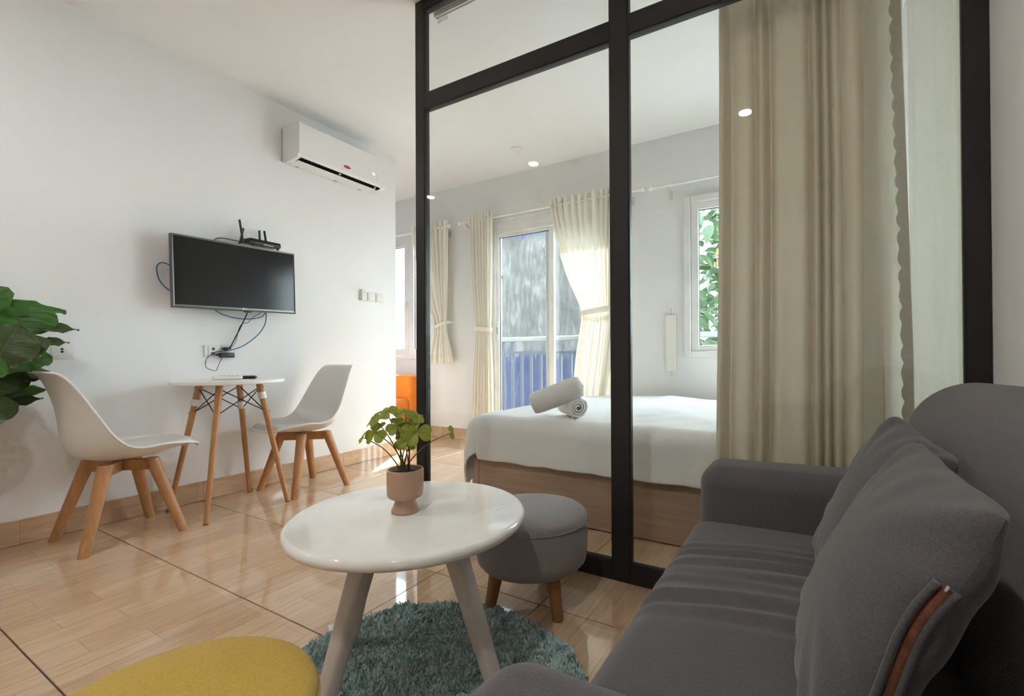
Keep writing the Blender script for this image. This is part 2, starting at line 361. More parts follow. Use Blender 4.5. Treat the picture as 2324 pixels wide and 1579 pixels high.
sr = sash(w1, xm + 0.001, W1[1] - 0.047, W1[2] + 0.047, W1[3] - 0.047, 0.07, YB - 0.02, YB + 0.03)
obj('handle', MB().rbox((0.03, 0.016, 0.07), 0.007, (2, 2, 2), (xm - 0.03, YB - 0.028, 1.50), 2).rbox((0.02, 0.018, 0.13), 0.008, (2, 2, 2), (xm - 0.03, YB - 0.05, 1.45), 2).tube([(xm - 0.03, YB - 0.03, 1.5), (xm - 0.03, YB - 0.052, 1.5)], 0.008), UPVC, sl)
d1 = root_struct('door_1')
obj('door_frame', frame_rect(MB(), *D1, 0.05, YB - 0.01, YB + 0.10), UPVC, d1, bevel=0.003)
obj('casing', MB().box((D1[0] - 0.01, YB - 0.02, 2.275), (D1[1] + 0.01, YB - 0.001, 2.30)).box((D1[0], YB - 0.012, 2.20), (D1[1], YB - 0.001, 2.275)), UPVC, d1, bevel=0.003)
s1 = sash(d1, D1[0] + 0.035, -2.128, D1[2] + 0.03, D1[3] - 0.03, 0.055, YB + 0.005, YB + 0.04)
s2 = sash(d1, -2.245, D1[1] - 0.03, D1[2] + 0.03, D1[3] - 0.03, 0.062, YB + 0.05, YB + 0.085)
obj('lock_plate', MB().rbox((0.022, 0.008, 0.19), 0.003, (2, 2, 2), (-2.79, YB + 0.002, 1.16), 2), UPVC, s1)
obj('lock_slot', MB().box((-2.796, YB - 0.004, 1.125), (-2.784, YB - 0.001, 1.195)).lathe([(0.003, 0), (0.003, 0.003)], 8, (-2.79, YB - 0.003, 1.23)), GREYPL, s1)
w2 = root_struct('window_2')
obj('window_frame', frame_rect(MB(), *W2, 0.055, YB - 0.03, YB + 0.07), UPVC, w2, bevel=0.006)
sash(w2, W2[0] + 0.057, -0.26, W2[2] + 0.045, W2[3] - 0.055, 0.058, YB - 0.012, YB + 0.04)
sash(w2, -0.258, W2[1] - 0.057, W2[2] + 0.045, W2[3] - 0.055, 0.058, YB - 0.012, YB + 0.04)

# ------------------------------------------------------------------ glass partition
pt = thing('glass_partition', 'black framed floor to ceiling glass partition between sofa and bed', 'partition', (-0.66, YP + 0.02, 0))
ox, oy = -0.66, YP + 0.02
FY0, FY1 = YP - oy, YP + 0.042 - oy
def pbox(name, x0, x1, z0, z1): obj(name, MB().box((x0 - ox, FY0, z0), (x1 - ox, FY1, z1)), BLACK, pt, bevel=0.0012, bseg=1)
ZT0, ZT1, ZS, ZH = 2.170, 2.247, 0.073, 2.684
PX = [(-1.773, -1.714), (-0.693, -0.619), (0.391, 0.445)]
for a, b in PX: pbox('post', a, b, 0.001, H - 0.001)
for a, b in ((PX[0][1], PX[1][0]), (PX[1][1], PX[2][0])):
    pbox('sill_rail', a, b, 0.001, ZS); pbox('transom', a, b, ZT0, ZT1); pbox('head_rail', a, b, ZH, H - 0.001)
    for z0, z1 in ((ZS, ZT0), (ZT1, ZH)):
        g = obj('glass_pane', MB().box((a - ox, YP + 0.010 - oy, z0), (b - ox, YP + 0.016 - oy, z1)), GLASS, pt, sharp=None)
        obj('glazing_seal', frame_rect(MB(), a - ox, b - ox, z0, z1, 0.005, YP + 0.003 - oy, YP + 0.0095 - oy), GASKET, g, sharp=None)

tr = thing('curtain_track', 'white curtain track fixed to ceiling behind the glass partition', 'curtain rail', (-0.65, 1.845, H))
obj('track', MB().box((-1.09, -0.014, -0.022), (1.07, 0.014, -0.001)), WHITEPL, tr, bevel=0.003)
obj('track_slot', MB().box((-1.085, -0.003, -0.0235), (1.065, 0.003, -0.0218)), GREYPL, tr, sharp=None)
for k in range(6):
    x = -1.07 + 0.012 * k
    obj('glider', MB().tube(smooth_path([(x, 0, -0.022), (x, 0, -0.035), (x, 0.006, -0.045), (x, 0.0, -0.053), (x, -0.006, -0.046)], 4), 0.0022, 6), WHITEPL, tr)

# ------------------------------------------------------------------ curtains
def curtain(name, mat, y0, zs, xl, xr, amp, npl, depth=None, nz=60, nx=None, parent=None, jitter=0.25, seed=1, ph=0.0, wave=None):
    """pleated cloth: for heights zs the left edge xl, right edge xr and pleat depth amp are interpolated"""
    rg = np.random.default_rng(seed); nx = nx or npl * 12
    z = np.linspace(max(zs), min(zs), nz); s = np.linspace(0, 1, nx + 1)
    o = np.argsort(zs); zz = np.array(zs)[o]
    f = lambda a: np.interp(z, zz, np.array(a, float)[o])
    def sm(a):
        k = np.ones(5) / 5; return np.convolve(np.pad(a, 2, mode='edge'), k, 'valid')
    L, Rr, A = sm(f(xl)), sm(f(xr)), sm(f(amp)); D = sm(f(depth)) if depth is not None else np.zeros(nz)
    q = rg.normal(0, 1, 5); warp = s + jitter / npl * (np.sin(2 * np.pi * 1.3 * s + q[0]) + 0.6 * np.sin(2 * np.pi * 2.7 * s + q[1]))
    mod = 0.75 + 0.35 * np.sin(2 * np.pi * (s * npl * 0.37 + q[2]))
    Z, S = np.meshgrid(z, s, indexing='ij')
    th = 2 * np.pi * npl * warp[None, :] + ph + 0.35 * np.sin(2.0 * Z + q[3])
    X = L[:, None] + (Rr - L)[:, None] * S + 0.25 * A[:, None] * np.cos(th) * 0.6
    Y = y0 + D[:, None] + A[:, None] * mod[None, :] * np.sin(th)
    if wave is not None: Z = Z + wave(S, Z)
    return MB().grid(np.stack([X, Y, Z], -1))
def tie_band(x0, x1, yc, ry, z0, z1, h=0.045, n=36):
    """fabric strap wrapped round a gathered curtain, higher at its outer end"""
    m = MB(); P = []
    for k in range(n):
        A = 2 * math.pi * k / n; cx = (x0 + x1) / 2; rx = (x1 - x0) / 2
        x = cx + rx * math.cos(A); zc = z0 + (z1 - z0) * (x - x0) / (x1 - x0); y = yc - ry * math.sin(A)
        P.append([(x, y, zc - h / 2), (cx + (x - cx) * 1.03, yc + (y - yc) * 1.06, zc), (x, y, zc + h / 2)])
    return m.grid(P, cu=True)
YC = 3.745
c = thing('balcony_curtain', 'cream curtain tied narrow at the left side of the balcony door', 'curtain', (-2.93, YC, 0.02))
def loc_shift(mb, o): mb.v = [(p[0] - o[0], p[1] - o[1], p[2] - o[2]) for p in mb.v]; return mb
o_ = (-2.93, YC, 0.02)
obj('cloth', loc_shift(curtain('c', CREAM, YC, [2.365, 2.2, 1.6, 1.25, 1.17, 1.1, 0.7, 0.03], [-3.09, -3.08, -3.05, -3.01, -2.995, -3.005, -3.04, -3.07], [-2.775, -2.775, -2.785, -2.795, -2.80, -2.795, -2.775, -2.77], [0.03, 0.032, 0.03, 0.022, 0.018, 0.022, 0.034, 0.036], 9, seed=3), o_), CREAM, c, sharp=180)
obj('tieback', loc_shift(tie_band(-3.015, -2.79, YC, 0.042, 1.19, 1.16), o_), CREAM, c, sharp=180)
c = thing('balcony_curtain', 'cream curtain swept open and tied at the right side of the balcony door', 'curtain', (-1.65, YC, 0.02)); o_ = (-1.65, YC, 0.02)
obj('cloth', loc_shift(curtain('c', CREAM, YC, [2.36, 2.2, 1.9, 1.6, 1.4, 1.29, 1.2, 0.9, 0.5, 0.03], [-2.11, -2.09, -2.02, -1.92, -1.82, -1.775, -1.785, -1.84, -1.88, -1.90], [-1.40, -1.41, -1.43, -1.45, -1.47, -1.48, -1.47, -1.50, -1.56, -1.58], [0.035, 0.035, 0.032, 0.028, 0.024, 0.02, 0.022, 0.03, 0.034, 0.036], 11, seed=5), o_), CREAM, c, sharp=180)
obj('tieback', loc_shift(tie_band(-1.79, -1.465, YC, 0.05, 1.275, 1.31, 0.05), o_), CREAM, c, sharp=180)
c = thing('window_curtain', 'satin cream curtain tied back on the narrow window behind the black post', 'curtain', (-3.5, YC, 0.8)); o_ = (-3.5, YC, 0.8)
obj('cloth', loc_shift(curtain('c', CREAM, YC, [2.36, 2.2, 1.9, 1.6, 1.4, 1.25, 1.16, 1.0, 0.82], [-3.92, -3.90, -3.82, -3.72, -3.62, -3.54, -3.545, -3.60, -3.64], [-3.385, -3.385, -3.39, -3.395, -3.40, -3.405, -3.40, -3.36, -3.325], [0.03, 0.03, 0.028, 0.026, 0.022, 0.016, 0.018, 0.03, 0.036], 8, seed=11), o_), CREAM, c, sharp=180)
obj('tieback', loc_shift(tie_band(-3.55, -3.395, YC, 0.035, 1.21, 1.26, 0.03), o_), CREAM, c, sharp=180)
obj('tieback_knob', loc_shift(MB().tube([(-3.385, YC + 0.09, 1.27), (-3.385, YC + 0.03, 1.27)], [0.006, 0.006]).lathe([(0.004, -0.018), (0.017, -0.01), (0.02, 0.0), (0.017, 0.01), (0.004, 0.018)], 12, (-3.385, YC + 0.02, 1.27)), o_), WHITEPL, c)

def rod(label, x0, x1, z, brackets, rings, fin=(True, True)):
    t = thing('curtain_rod', label, 'curtain rod', ((x0 + x1) / 2, YC, z)); cx = (x0 + x1) / 2
    obj('pole', MB().tube([(x0 - cx, 0, 0), (x1 - cx, 0, 0)], 0.0125, 14), WHITEPL, t)
    for e, on, sg in ((x0, fin[0], -1), (x1, fin[1], 1)):
        if on: obj('finial', MB().tube([(e - cx + sg * d, 0, 0) for d in (0, 0.012, 0.02, 0.032, 0.045, 0.06, 0.068)], [0.0125, 0.017, 0.013, 0.021, 0.025, 0.019, 0.004], 14), WHITEPL, t)
    for b in brackets:
        obj('bracket', MB().tube(smooth_path([(b - cx, 0, -0.014), (b - cx, 0.02, -0.028), (b - cx, 0.06, -0.05), (b - cx, 0.094, -0.055)], 4), 0.007, 8).box((b - cx - 0.012, 0.09, -0.09), (b - cx + 0.012, 0.0985, -0.02)), SILVER, t)
    for q in rings:
        obj('eyelet', MB().tube([(q - cx + 0.004 * math.sin(A), 0.026 * math.cos(A), 0.026 * math.sin(A)) for A in np.linspace(0, 2 * math.pi, 19)[:-1]], 0.005, 6, closed=True), WHITEPL, t)
rod('white curtain rod over the narrow window beside the wall corner', -4.75, -3.40, 2.295, [-3.42], [-3.86, -3.78, -3.7, -3.58, -3.47])
rod('white curtain rod above the balcony door', -3.16, -1.25, 2.298, [-3.12, -1.33], [-3.05, -2.95, -2.85, -2.79, -2.07, -1.98, -1.86, -1.72, -1.6, -1.48])
rod('white curtain rod above the window by the tree', -1.10, 0.40, 2.29, [-1.0], [])
c = thing('sheer_curtain', 'tall pleated sheer beige curtain with scalloped lace edge behind the sofa', 'curtain', (-0.0, 1.86, 0.02)); o_ = (0, 1.86, 0.02)
YS = 1.885
obj('cloth', loc_shift(curtain('c', SHEER, YS, [2.70, 1.6, 0.6, 0.03], [-0.293, -0.298, -0.312, -0.318], [0.225, 0.235, 0.24, 0.245], [0.018, 0.032, 0.04, 0.042], 9, nz=24, nx=170, seed=21, jitter=0.55), o_), SHEER, c, sharp=180)
def lace_edge(zz, out): return np.interp(zz, [0.03, 0.9, 1.35, 1.9, 2.7], [0.290, 0.287, 0.278, 0.265, 0.254]) + out
zz = np.linspace(2.70, 0.03, 150); sc_ = np.abs(np.sin(np.pi * zz / 0.062)) ** 0.6
obj('front_panel', loc_shift(MB().grid(np.stack([np.stack([np.interp(zz, [0.03, 2.7], [0.15, 0.17]) + s * (lace_edge(zz, 0) - 0.16) , 1.846 + 0.005 * np.sin(6 * s) + 0 * zz, zz], -1) for s in np.linspace(0, 1, 8)], 1)), o_), SHEER2, c, sharp=180)
obj('lace_trim', loc_shift(MB().grid(np.stack([np.stack([lace_edge(zz, 0) - 0.020 * s - 0.013 * s * sc_, 1.8385 + 0 * zz, zz], -1) for s in (0, 1)], 1)), o_), LACE, c, sharp=180)
c = thing('sheer_curtain', 'flat pale sheer curtain panel beside the right black post', 'curtain', (0.36, 1.86, 0.02)); o_ = (0.36, 1.86, 0.02)
obj('cloth', loc_shift(curtain('c', SHEER2, 1.865, [2.70, 1.5, 0.03], [0.283, 0.284, 0.285], [0.437, 0.437, 0.437], [0.004, 0.006, 0.008], 2, nz=12, nx=40, seed=8), o_), SHEER2, c, sharp=180)
t = thing('curtain_tieback', 'narrow cream fabric tieback strap hanging on bedroom wall beside the window', 'tieback', (-1.005, YB, 0.7))
obj('strap', MB().rbox((0.085, 0.012, 0.47), 0.004, (3, 2, 8), (0, -0.016, 0.30), 2), CREAM, t)
obj('loop', MB().tube(smooth_path([(-0.012, -0.014, 0.535), (-0.014, -0.014, 0.58), (0, -0.014, 0.61), (0.014, -0.014, 0.58), (0.012, -0.014, 0.535)], 4), 0.004, 6), CREAM, t)
obj('loop', MB().tube(smooth_path([(-0.012, -0.014, 0.065), (-0.012, -0.014, 0.03), (0, -0.014, 0.008), (0.012, -0.014, 0.03), (0.012, -0.014, 0.065)], 4), 0.004, 6), CREAM, t)
obj('hook', MB().tube([(0, -0.001, 0.61), (0, -0.03, 0.61)], 0.005, 8).lathe([(0.002, -0.008), (0.009, 0), (0.002, 0.008)], 10, (0, -0.03, 0.61)), WHITEPL, t)

# ------------------------------------------------------------------ ceiling fittings
def downlight(label, x, y, lit, gain=1.0):
    t = thing('ceiling_downlight', label, 'light', (x, y, H), group='round ceiling downlights')
    obj('trim_ring', MB().lathe([(0.044, -0.001), (0.055, -0.001), (0.055, -0.006), (0.050, -0.010), (0.044, -0.006), (0.044, -0.001)], 32, cap=False), WHITEPL, t)
    obj('lens', MB().lathe([(0.0435, -0.001), (0.0435, -0.0045)], 32), m_emit('downlight_lens', (1, 0.93, 0.82), 14.0) if lit else WHITEPL, t)
    if lit:
        ld = bpy.data.lights.new('downlight_lamp', 'AREA'); ld.shape = 'DISK'; ld.size = 0.085; ld.energy = LAMP_W * gain; ld.color = (1.0, 0.98, 0.95)
        lo = bpy.data.objects.new('downlight_lamp', ld); col.objects.link(lo); lo.parent = t; lo.location = (0, 0, -0.012)
downlight('unlit round ceiling fitting above the bed near the balcony door', -2.255, 3.411, False)
downlight('lit round ceiling downlight mirrored in the glass above the sheer curtain', -0.41, -0.259, True, 1.15)
downlight('lit round ceiling downlight mirrored in the middle of the left glass pane', -2.276, -0.243, True, 0.85)
downlight('lit round ceiling downlight mirrored beside the left black post', -3.78, -0.427, True, 0.6)

# ------------------------------------------------------------------ bed, linen, towels
BX0, BX1, BY0, BY1 = -1.755, 0.43, 2.17, 3.64
bed = thing('platform_bed', 'wide low platform bed with oak laminate base behind the glass', 'bed', (-0.66, 2.9, 0))
bo = (-0.66, 2.9, 0)
def bb(name, a, b, mat=BEDW, bev=0.003): return obj(name, loc_shift(MB().box(a, b), bo), mat, bed, bevel=bev)
bb('front_panel', (BX0 + 0.042, BY0, 0.006), (BX1, BY0 + 0.025, 0.30)); bb('back_panel', (BX0 + 0.042, BY1 - 0.025, 0.006), (BX1, BY1, 0.30))
bb('corner_post', (BX0, BY0 - 0.002, 0.0), (BX0 + 0.04, BY0 + 0.04, 0.30)); bb('end_panel', (BX0 + 0.004, BY0 + 0.042, 0.006), (BX0 + 0.03, BY1, 0.30))
bb('plinth', (BX0 + 0.05, BY0 + 0.03, 0.0), (BX1 - 0.02, BY1 - 0.03, 0.02), DARKGAP); bb('bed_deck', (BX0 + 0.032, BY0 + 0.028, 0.26), (BX1, BY1 - 0.028, 0.297))
obj('mattress', loc_shift(MB().rbox((2.10, 1.39, 0.235), 0.05, (6, 6, 3), (-0.645, 2.908, 0.416), 3), bo), SHEET, bed)
def duvet():
    x0, x1, y0, y1 = -1.70, 0.40, 2.21, 3.61; ztop = 0.548; rr = 0.075
    us = np.concatenate([np.linspace(-0.50, 0, 30)[:-1], np.linspace(0, x1 - x0, 60)]); vs_ = np.concatenate([np.linspace(-0.295, 0, 20)[:-1], np.linspace(0, y1 - y0, 44), [y1 - y0 + 0.05, y1 - y0 + 0.1, y1 - y0 + 0.16]])
    P = np.zeros((len(us), len(vs_), 3))
    for i, u in enumerate(us):
        for j, v in enumerate(vs_):
            ex = max(0, -u); ey = max(0, -v); eb = max(0, v - (y1 - y0)); cx, cy = max(u, 0), min(max(v, 0), y1 - y0)
            x, y = x0 + cx, y0 + cy; ln = math.hypot(ex, max(ey, eb))
            q = rr * math.pi / 2
            if ln > 0:
                if ln < q: a = ln / rr; out, dn = rr * math.sin(a), rr * (1 - math.cos(a))
                else: out, dn = rr + 0.02 * (ln - q), rr + (ln - q)
                dx, dy = -ex / ln, (-ey if ey > 0 else eb) / ln
                if ex > 0 and ey > 0: out += 0.05 * math.sin(math.pi * min(ex, ey) / max(ex, ey) / 2) * min(1, ln / 0.3); dn *= 0.86
                if ex > 0: out += 0.012 * math.sin(9 * v + 1) * min(1, ln / 0.25)
                x += dx * out; y += dy * out; z = ztop - dn
            else: z = ztop
            if u > 0 and v > 0:
                f = min(1, u / 0.25) * min(1, v / 0.25)
                z += f * (0.012 + 0.007 * math.sin(3.1 * x + 1.3 * y) + 0.005 * math.sin(7 * x - 5 * y + 1) + 0.004 * math.sin(13 * x + 9 * y))
            wr = 0.0022 * math.sin(31 * x + 17 * y + 3 * math.sin(6 * x)) + 0.0018 * math.sin(22 * y - 26 * x + 2 * math.sin(8 * y))
            P[i, j] = (x, y, z + wr)
    return MB().grid(P)
dv = tag(obj('duvet', loc_shift(duvet(), (-0.66, 2.9, 0.3)), SHEET, loc=(-0.66, 2.9, 0.3), sharp=180, solid=0.012, sub=1), 'smooth white duvet draped over the bed and its foot end', 'duvet')
def towel_roll(L, r, seed):
    rg = np.random.default_rng(seed); m = MB(); turns = 3.1; n = 110
    th = np.linspace(0, turns * 2 * np.pi, n); rad = r * (0.16 + 0.84 * (th / th[-1]) ** 0.9); half = r * 0.115; rad = rad - 1.7 * half * np.clip((th - th[-1] + 0.7) / 0.7, 0, 1)
    xs_ = np.linspace(-L / 2, L / 2, 26); P = []
    ring = [(rad[i] + half * 0.8, th[i]) for i in range(n)] + [(max(rad[i] - half * 0.8, 0.001), th[i]) for i in range(n - 1, -1, -1)]
    for k, x in enumerate(xs_):
        e = 1 - 0.16 * (abs(x) / (L / 2)) ** 9; row = []
        for (q, a) in ring:
            w = 1 + 0.012 * math.sin(5 * a + 30 * x) + 0.006 * rg.normal()
            row.append((x + 0.012 * (1 - q / r) * (1 if x > 0 else -1) * (abs(x) > L / 2 - 0.02), q * e * w * math.cos(a), q * e * w * math.sin(a)))
        P.append(row)
    m.grid(P, cv=True); N = len(ring)
    for base in (0, (len(xs_) - 1) * N):
        for i in range(n - 1):
            f = (base + i, base + i + 1, base + 2 * n - 2 - i, base + 2 * n - 1 - i); m.f.append(f if base == 0 else tuple(reversed(f)))
    return m
def place_roll(a, b, r, label, seed, roll=0):
    a, b = Vector(a), Vector(b); d = b - a; M = Matrix.Translation((a + b) / 2) @ d.to_track_quat('X', 'Z').to_matrix().to_4x4() @ Matrix.Rotation(roll, 4, 'X')
    o = obj('rolled_towel', towel_roll(d.length, r, seed), TOWEL, M=M, sharp=60); return tag(o, label, 'towel', 'rolled towels on the bed')
place_roll((-1.33, 2.16, 0.633), (-1.085, 2.265, 0.735), 0.064, 'rolled white towel leaning on top of the other towel', 2, 4.2)
place_roll((-1.27, 2.42, 0.620), (-1.085, 2.225, 0.620), 0.061, 'rolled white towel lying on the bed with its spiral end showing', 3, 0.7)

# ------------------------------------------------------------------ chairs
def make_chair(label):
    t = thing('shell_chair', label, 'chair', group='white shell chairs at the small table')
    C = np.array([(.300, .428), (.27, .438), (.18, .420), (.06, .398), (-.06, .398), (-.13, .415), (-.18, .447), (-.202, .505), (-.21, .585), (-.222, .675), (-.245, .76), (-.272, .822), (-.29, .836)])
    Ed = np.array([(.288, .424), (.262, .442), (.195, .458), (.105, .467), (.03, .463), (-.02, .470), (-.06, .494), (-.104, .55), (-.142, .623), (-.185, .711), (-.227, .788), (-.262, .828), (-.283, .834)])
    W = np.array([.115, .165, .203, .224, .232, .232, .230, .225, .214, .196, .175, .155, .14])
    tt = np.linspace(0, len(C) - 1, 60)
    def cr(A, x):
        A = np.asarray(A, float); i = np.clip(np.floor(x).astype(int), 0, len(A) - 2); f = (x - i)[:, None] if A.ndim > 1 else x - i
        g = lambda j: A[np.clip(j, 0, len(A) - 1)]
        p0, p1, p2, p3 = g(i - 1), g(i), g(i + 1), g(i + 2)
        return 0.5 * (2 * p1 + (p2 - p0) * f + (2 * p0 - 5 * p1 + 4 * p2 - p3) * f ** 2 + (3 * p1 - p0 - 3 * p2 + p3) * f ** 3)
    c_, e_, w_ = cr(C, tt), cr(Ed, tt), cr(W, tt)
    def surf(ss, tl=slice(None), up=0.0):
        P = []
        for k in range(len(tt))[tl]:
            tg = (c_[min(k + 1, 59)] - c_[max(k - 1, 0)]); nrm = np.array([tg[1], -tg[0]]); nrm /= np.linalg.norm(nrm)
            P.append([(w_[k] * s, *(c_[k] + (e_[k] - c_[k]) * abs(s) ** 2.3 + nrm * up)) for s in ss])
        return P
    obj('seat_shell', MB().grid(surf(np.sin(np.linspace(-1, 1, 29) * math.pi / 2))), CHAIRW, t, sharp=180, solid=0.010)
    rim = [(-w_[k], *e_[k]) for k in range(60)] + [(w_[59] * s, *(c_[59] + (e_[59] - c_[59]) * abs(s) ** 2.3)) for s in np.linspace(-1, 1, 12)[1:-1]] + [(w_[k], *e_[k]) for k in range(59, -1, -1)] + [(w_[0] * s, *(c_[0] + (e_[0] - c_[0]) * abs(s) ** 2.3)) for s in np.linspace(1, -1, 12)[1:-1]]
    obj('shell_rim', MB().tube(rim, 0.0062, 8, closed=True), CHAIRW, t, sharp=180)
    pad = []
    for k in range(3, 27):
        row = []
        for s in np.linspace(-0.88, 0.88, 19):
            f = (1 - abs(s / 0.88) ** 6) * (1 - abs((k - 14.5) / 11.6) ** 8); tg = c_[k + 1] - c_[k - 1]; nrm = np.array([tg[1], -tg[0]]); nrm /= np.linalg.norm(nrm)
            row.append((w_[k] * s, *(c_[k] + (e_[k] - c_[k]) * abs(s) ** 2.3 + -nrm * 0 + np.array([0, 0.004 + 0.030 * max(0, f)]))))
        pad.append(row)
    obj('seat_pad', MB().grid(pad), PAD, t, sharp=180)
    for sx in (-1, 1):
        for sy in (-1, 1):
            a = Vector((sx * 0.108, sy * 0.088, 0.388)); b = Vector((sx * 0.197, sy * 0.19, 0.0)); d = b - a
            m = MB(); rows = []
            for k in range(9):
                f = k / 8; p = a + d * f; r_ = 0.0285 + (0.0205 - 0.0285) * f
                rows.append([(p.x + r_ * np.sign(math.cos(q)) * abs(math.cos(q)) ** 0.75, p.y + r_ * np.sign(math.sin(q)) * abs(math.sin(q)) ** 0.75, p.z) for q in np.linspace(0, 2 * math.pi, 17)[:-1]])
            m.grid(rows, cv=True); n = 16; m.f += [tuple(range(n)), tuple(reversed(range(8 * n, 9 * n)))]
            leg = obj('leg', m, BEECH, t)
            obj('glide', MB().lathe([(0.015, 0.0005), (0.018, 0.003), (0.018, 0.006)], 12, (b.x, b.y, 0)), OAKLEG, leg)
    for sg in (1, -1):
        A = math.atan2(0.088 * sg, 0.108); M = Matrix.Rotation(A, 4, 'Z')
        obj('cross_brace', MB().box((-0.128, -0.015, 0.330 + 0.0005 * sg), (0.128, 0.015, 0.385 + 0.0005 * sg), M), BEECH, t, bevel=0.003)
    return t
ch = make_chair('white shell chair with wooden legs beside the leafy plant'); ch.location = (-3.045, 0.955, 0)
c2 = copy_tree(ch); c2.location = (-3.035, 1.923, 0); c2.rotation_euler = (0, 0, math.pi); c2['label'] = 'white shell chair with wooden legs under the light switches'

# ------------------------------------------------------------------ dining table
DX, DY = -3.045, 1.46
dt = thing('bistro_table', 'small round white table with splayed wooden legs and black wire bracing', 'table', (DX, DY, 0))
obj('tabletop', MB().lathe([(0.280, 0.745), (0.286, 0.748), (0.286, 0.763), (0.283, 0.766), (0.001, 0.766)], 64), TABLEW, dt)
lt = {}
for sx in (-1, 1):
    for sy in (-1, 1):
        a = Vector((sx * 0.113, sy * 0.108, 0.7445)); b = Vector((sx * 0.216, sy * 0.222, 0.0)); lt[(sx, sy)] = (a, b)
        leg = obj('leg', MB().tube([a + (b - a) * f for f in np.linspace(0, 1, 7)], list(np.linspace(0.018, 0.012, 7)), 16), BEECH, dt)
        obj('foot_cap', MB().lathe([(0.012, 0.0004), (0.0135, 0.003), (0.0135, 0.008)], 14, tuple(b)), OAKLEG, leg)
        for f in (0.035, 0.235): p = a + (b - a) * f; obj('bolt', MB().lathe([(0.006, -0.0), (0.006, 0.003), (0.003, 0.0045)], 10, (0, 0, 0)), METAL, leg, M=Matrix.Translation(p) @ Vector((sx, -abs(sy) if sy < 0 else sy, 0)).to_track_quat('Z', 'Y').to_matrix().to_4x4() @ Matrix.Translation((0, 0, 0.018)))
for (k, f, h) in (((-1, -1), 0.15, 0.038), ((1, 1), 0.105, 0.040), ((-1, 1), 0.20, 0.044)):
    a, b = lt[k]; p = a + (b - a) * f; q = (b - a).normalized() * h / 2
    obj('leg_sleeve', MB().tube([p - q, p + q], 0.0225, 20), WHITEPL, dt)
order = [(-1, -1), (1, -1), (1, 1), (-1, 1)]
for i in range(4):
    k, l = order[i], order[(i + 1) % 4]
    for (u, v) in ((k, l), (l, k)):
        (a, b), (c_, d_) = lt[u], lt[v]; p = a + (b - a) * 0.035; q = c_ + (d_ - c_) * 0.235
        ctr = Vector((0, 0, 0)); p2 = p + (q - p).normalized() * 0.018; q2 = q + (p - q).normalized() * 0.016
        off = Vector((p.x + q.x, p.y + q.y, 0)).normalized() * (0.002 if u == k else -0.002)
        obj('brace_wire', MB().tube([p2 + off, q2 + off], 0.003, 8), WIRE, dt)
def remote(label, mat, c, rz, L, W, T, btn):
    t = thing('remote_control', label, 'remote', c, rz)
    obj('case', MB().rbox((W, L, T), T * 0.45, (3, 6, 2), (0, 0, T / 2 + 0.0005), 3), mat, t)
    for k in range(5):
        for j in (-1, 0, 1): obj('button', MB().rbox((W * 0.16, W * 0.13, 0.003), 0.0012, (2, 2, 2), (j * W * 0.26, L * (0.3 - 0.13 * k), T + 0.0006), 2), btn, t)
remote('white remote control on the bistro table', WHITEPL, (-3.03, 1.44, 0.766), R(-25), 0.150, 0.052, 0.024, GREYPL)
remote('slim black remote control beside the white one', DARKPL, (-3.065, 1.53, 0.766), R(-42), 0.17, 0.042, 0.018, GREYPL)

# ------------------------------------------------------------------ television, router, cables, sockets
TVc = Vector((-3.2, 1.594, 1.414)); tv = thing('television', 'flat black television with silver bezel mounted on white wall', 'television', tuple(TVc)); tv.rotation_euler = (R(1.3), 0, 0)
TW, TH = 0.729, 0.430
obj('bezel', MB().add([(x, sy * (TW / 2 - i), sz * (TH / 2 - i2)) for (x, i, i2) in ((-0.03, 0, 0), (0.0, 0, 0), (0.002, 0.003, 0.003), (-0.001, 0.011, 0.011)) for (sy, sz) in ((-1, -1), (1, -1), (1, 1), (-1, 1))],
    [(a * 4 + k, a * 4 + (k + 1) % 4, a * 4 + 4 + (k + 1) % 4, a * 4 + 4 + k) for a in range(3) for k in range(4)]), BEZEL, tv, sharp=25)
obj('lower_bezel', MB().box((-0.001, -TW / 2 + 0.010, -TH / 2 + 0.009), (0.0012, TW / 2 - 0.010, -TH / 2 + 0.020)), BEZEL, tv, sharp=None)
obj('screen', MB().box((-0.006, -TW / 2 + 0.010, -TH / 2 + 0.0195), (-0.0004, TW / 2 - 0.010, TH / 2 - 0.010)), SCREEN, tv, sharp=None)
obj('back_shell', MB().add([(x, sy * a, sz * b) for (x, a, b) in ((-0.03, TW / 2 - 0.001, TH / 2 - 0.001), (-0.045, TW / 2 - 0.02, TH / 2 - 0.02), (-0.072, TW / 2 - 0.14, TH / 2 - 0.10)) for (sy, sz) in ((-1, -1), (1, -1), (1, 1), (-1, 1))],
    [(a * 4 + (k + 1) % 4, a * 4 + k, a * 4 + 4 + k, a * 4 + 4 + (k + 1) % 4) for a in range(2) for k in range(4)] + [(8, 9, 10, 11)]), DARKPL, tv, sharp=25)
obj('wall_bracket', MB().box((-0.134, -0.1, -0.1), (-0.128, 0.1, 0.1)).box((-0.129, -0.025, -0.03), (-0.071, 0.025, 0.03)), DARKPL, tv)
obj('sensor_bump', MB().rbox((0.012, 0.05, 0.008), 0.003, (2, 3, 2), (-0.006, 0.045, -TH / 2 - 0.003), 2), DARKPL, tv)
def text_mesh(body, size, name):
    cu = bpy.data.curves.new(name, 'FONT'); cu.body = body; cu.size = size; cu.extrude = 0.0003; cu.align_x = 'CENTER'; cu.align_y = 'CENTER'
    o = bpy.data.objects.new(name, cu); col.objects.link(o); bpy.context.view_layer.update()
    me = bpy.data.meshes.new_from_object(o.evaluated_get(bpy.context.evaluated_depsgraph_get())); bpy.data.objects.remove(o); bpy.data.curves.remove(cu); return me
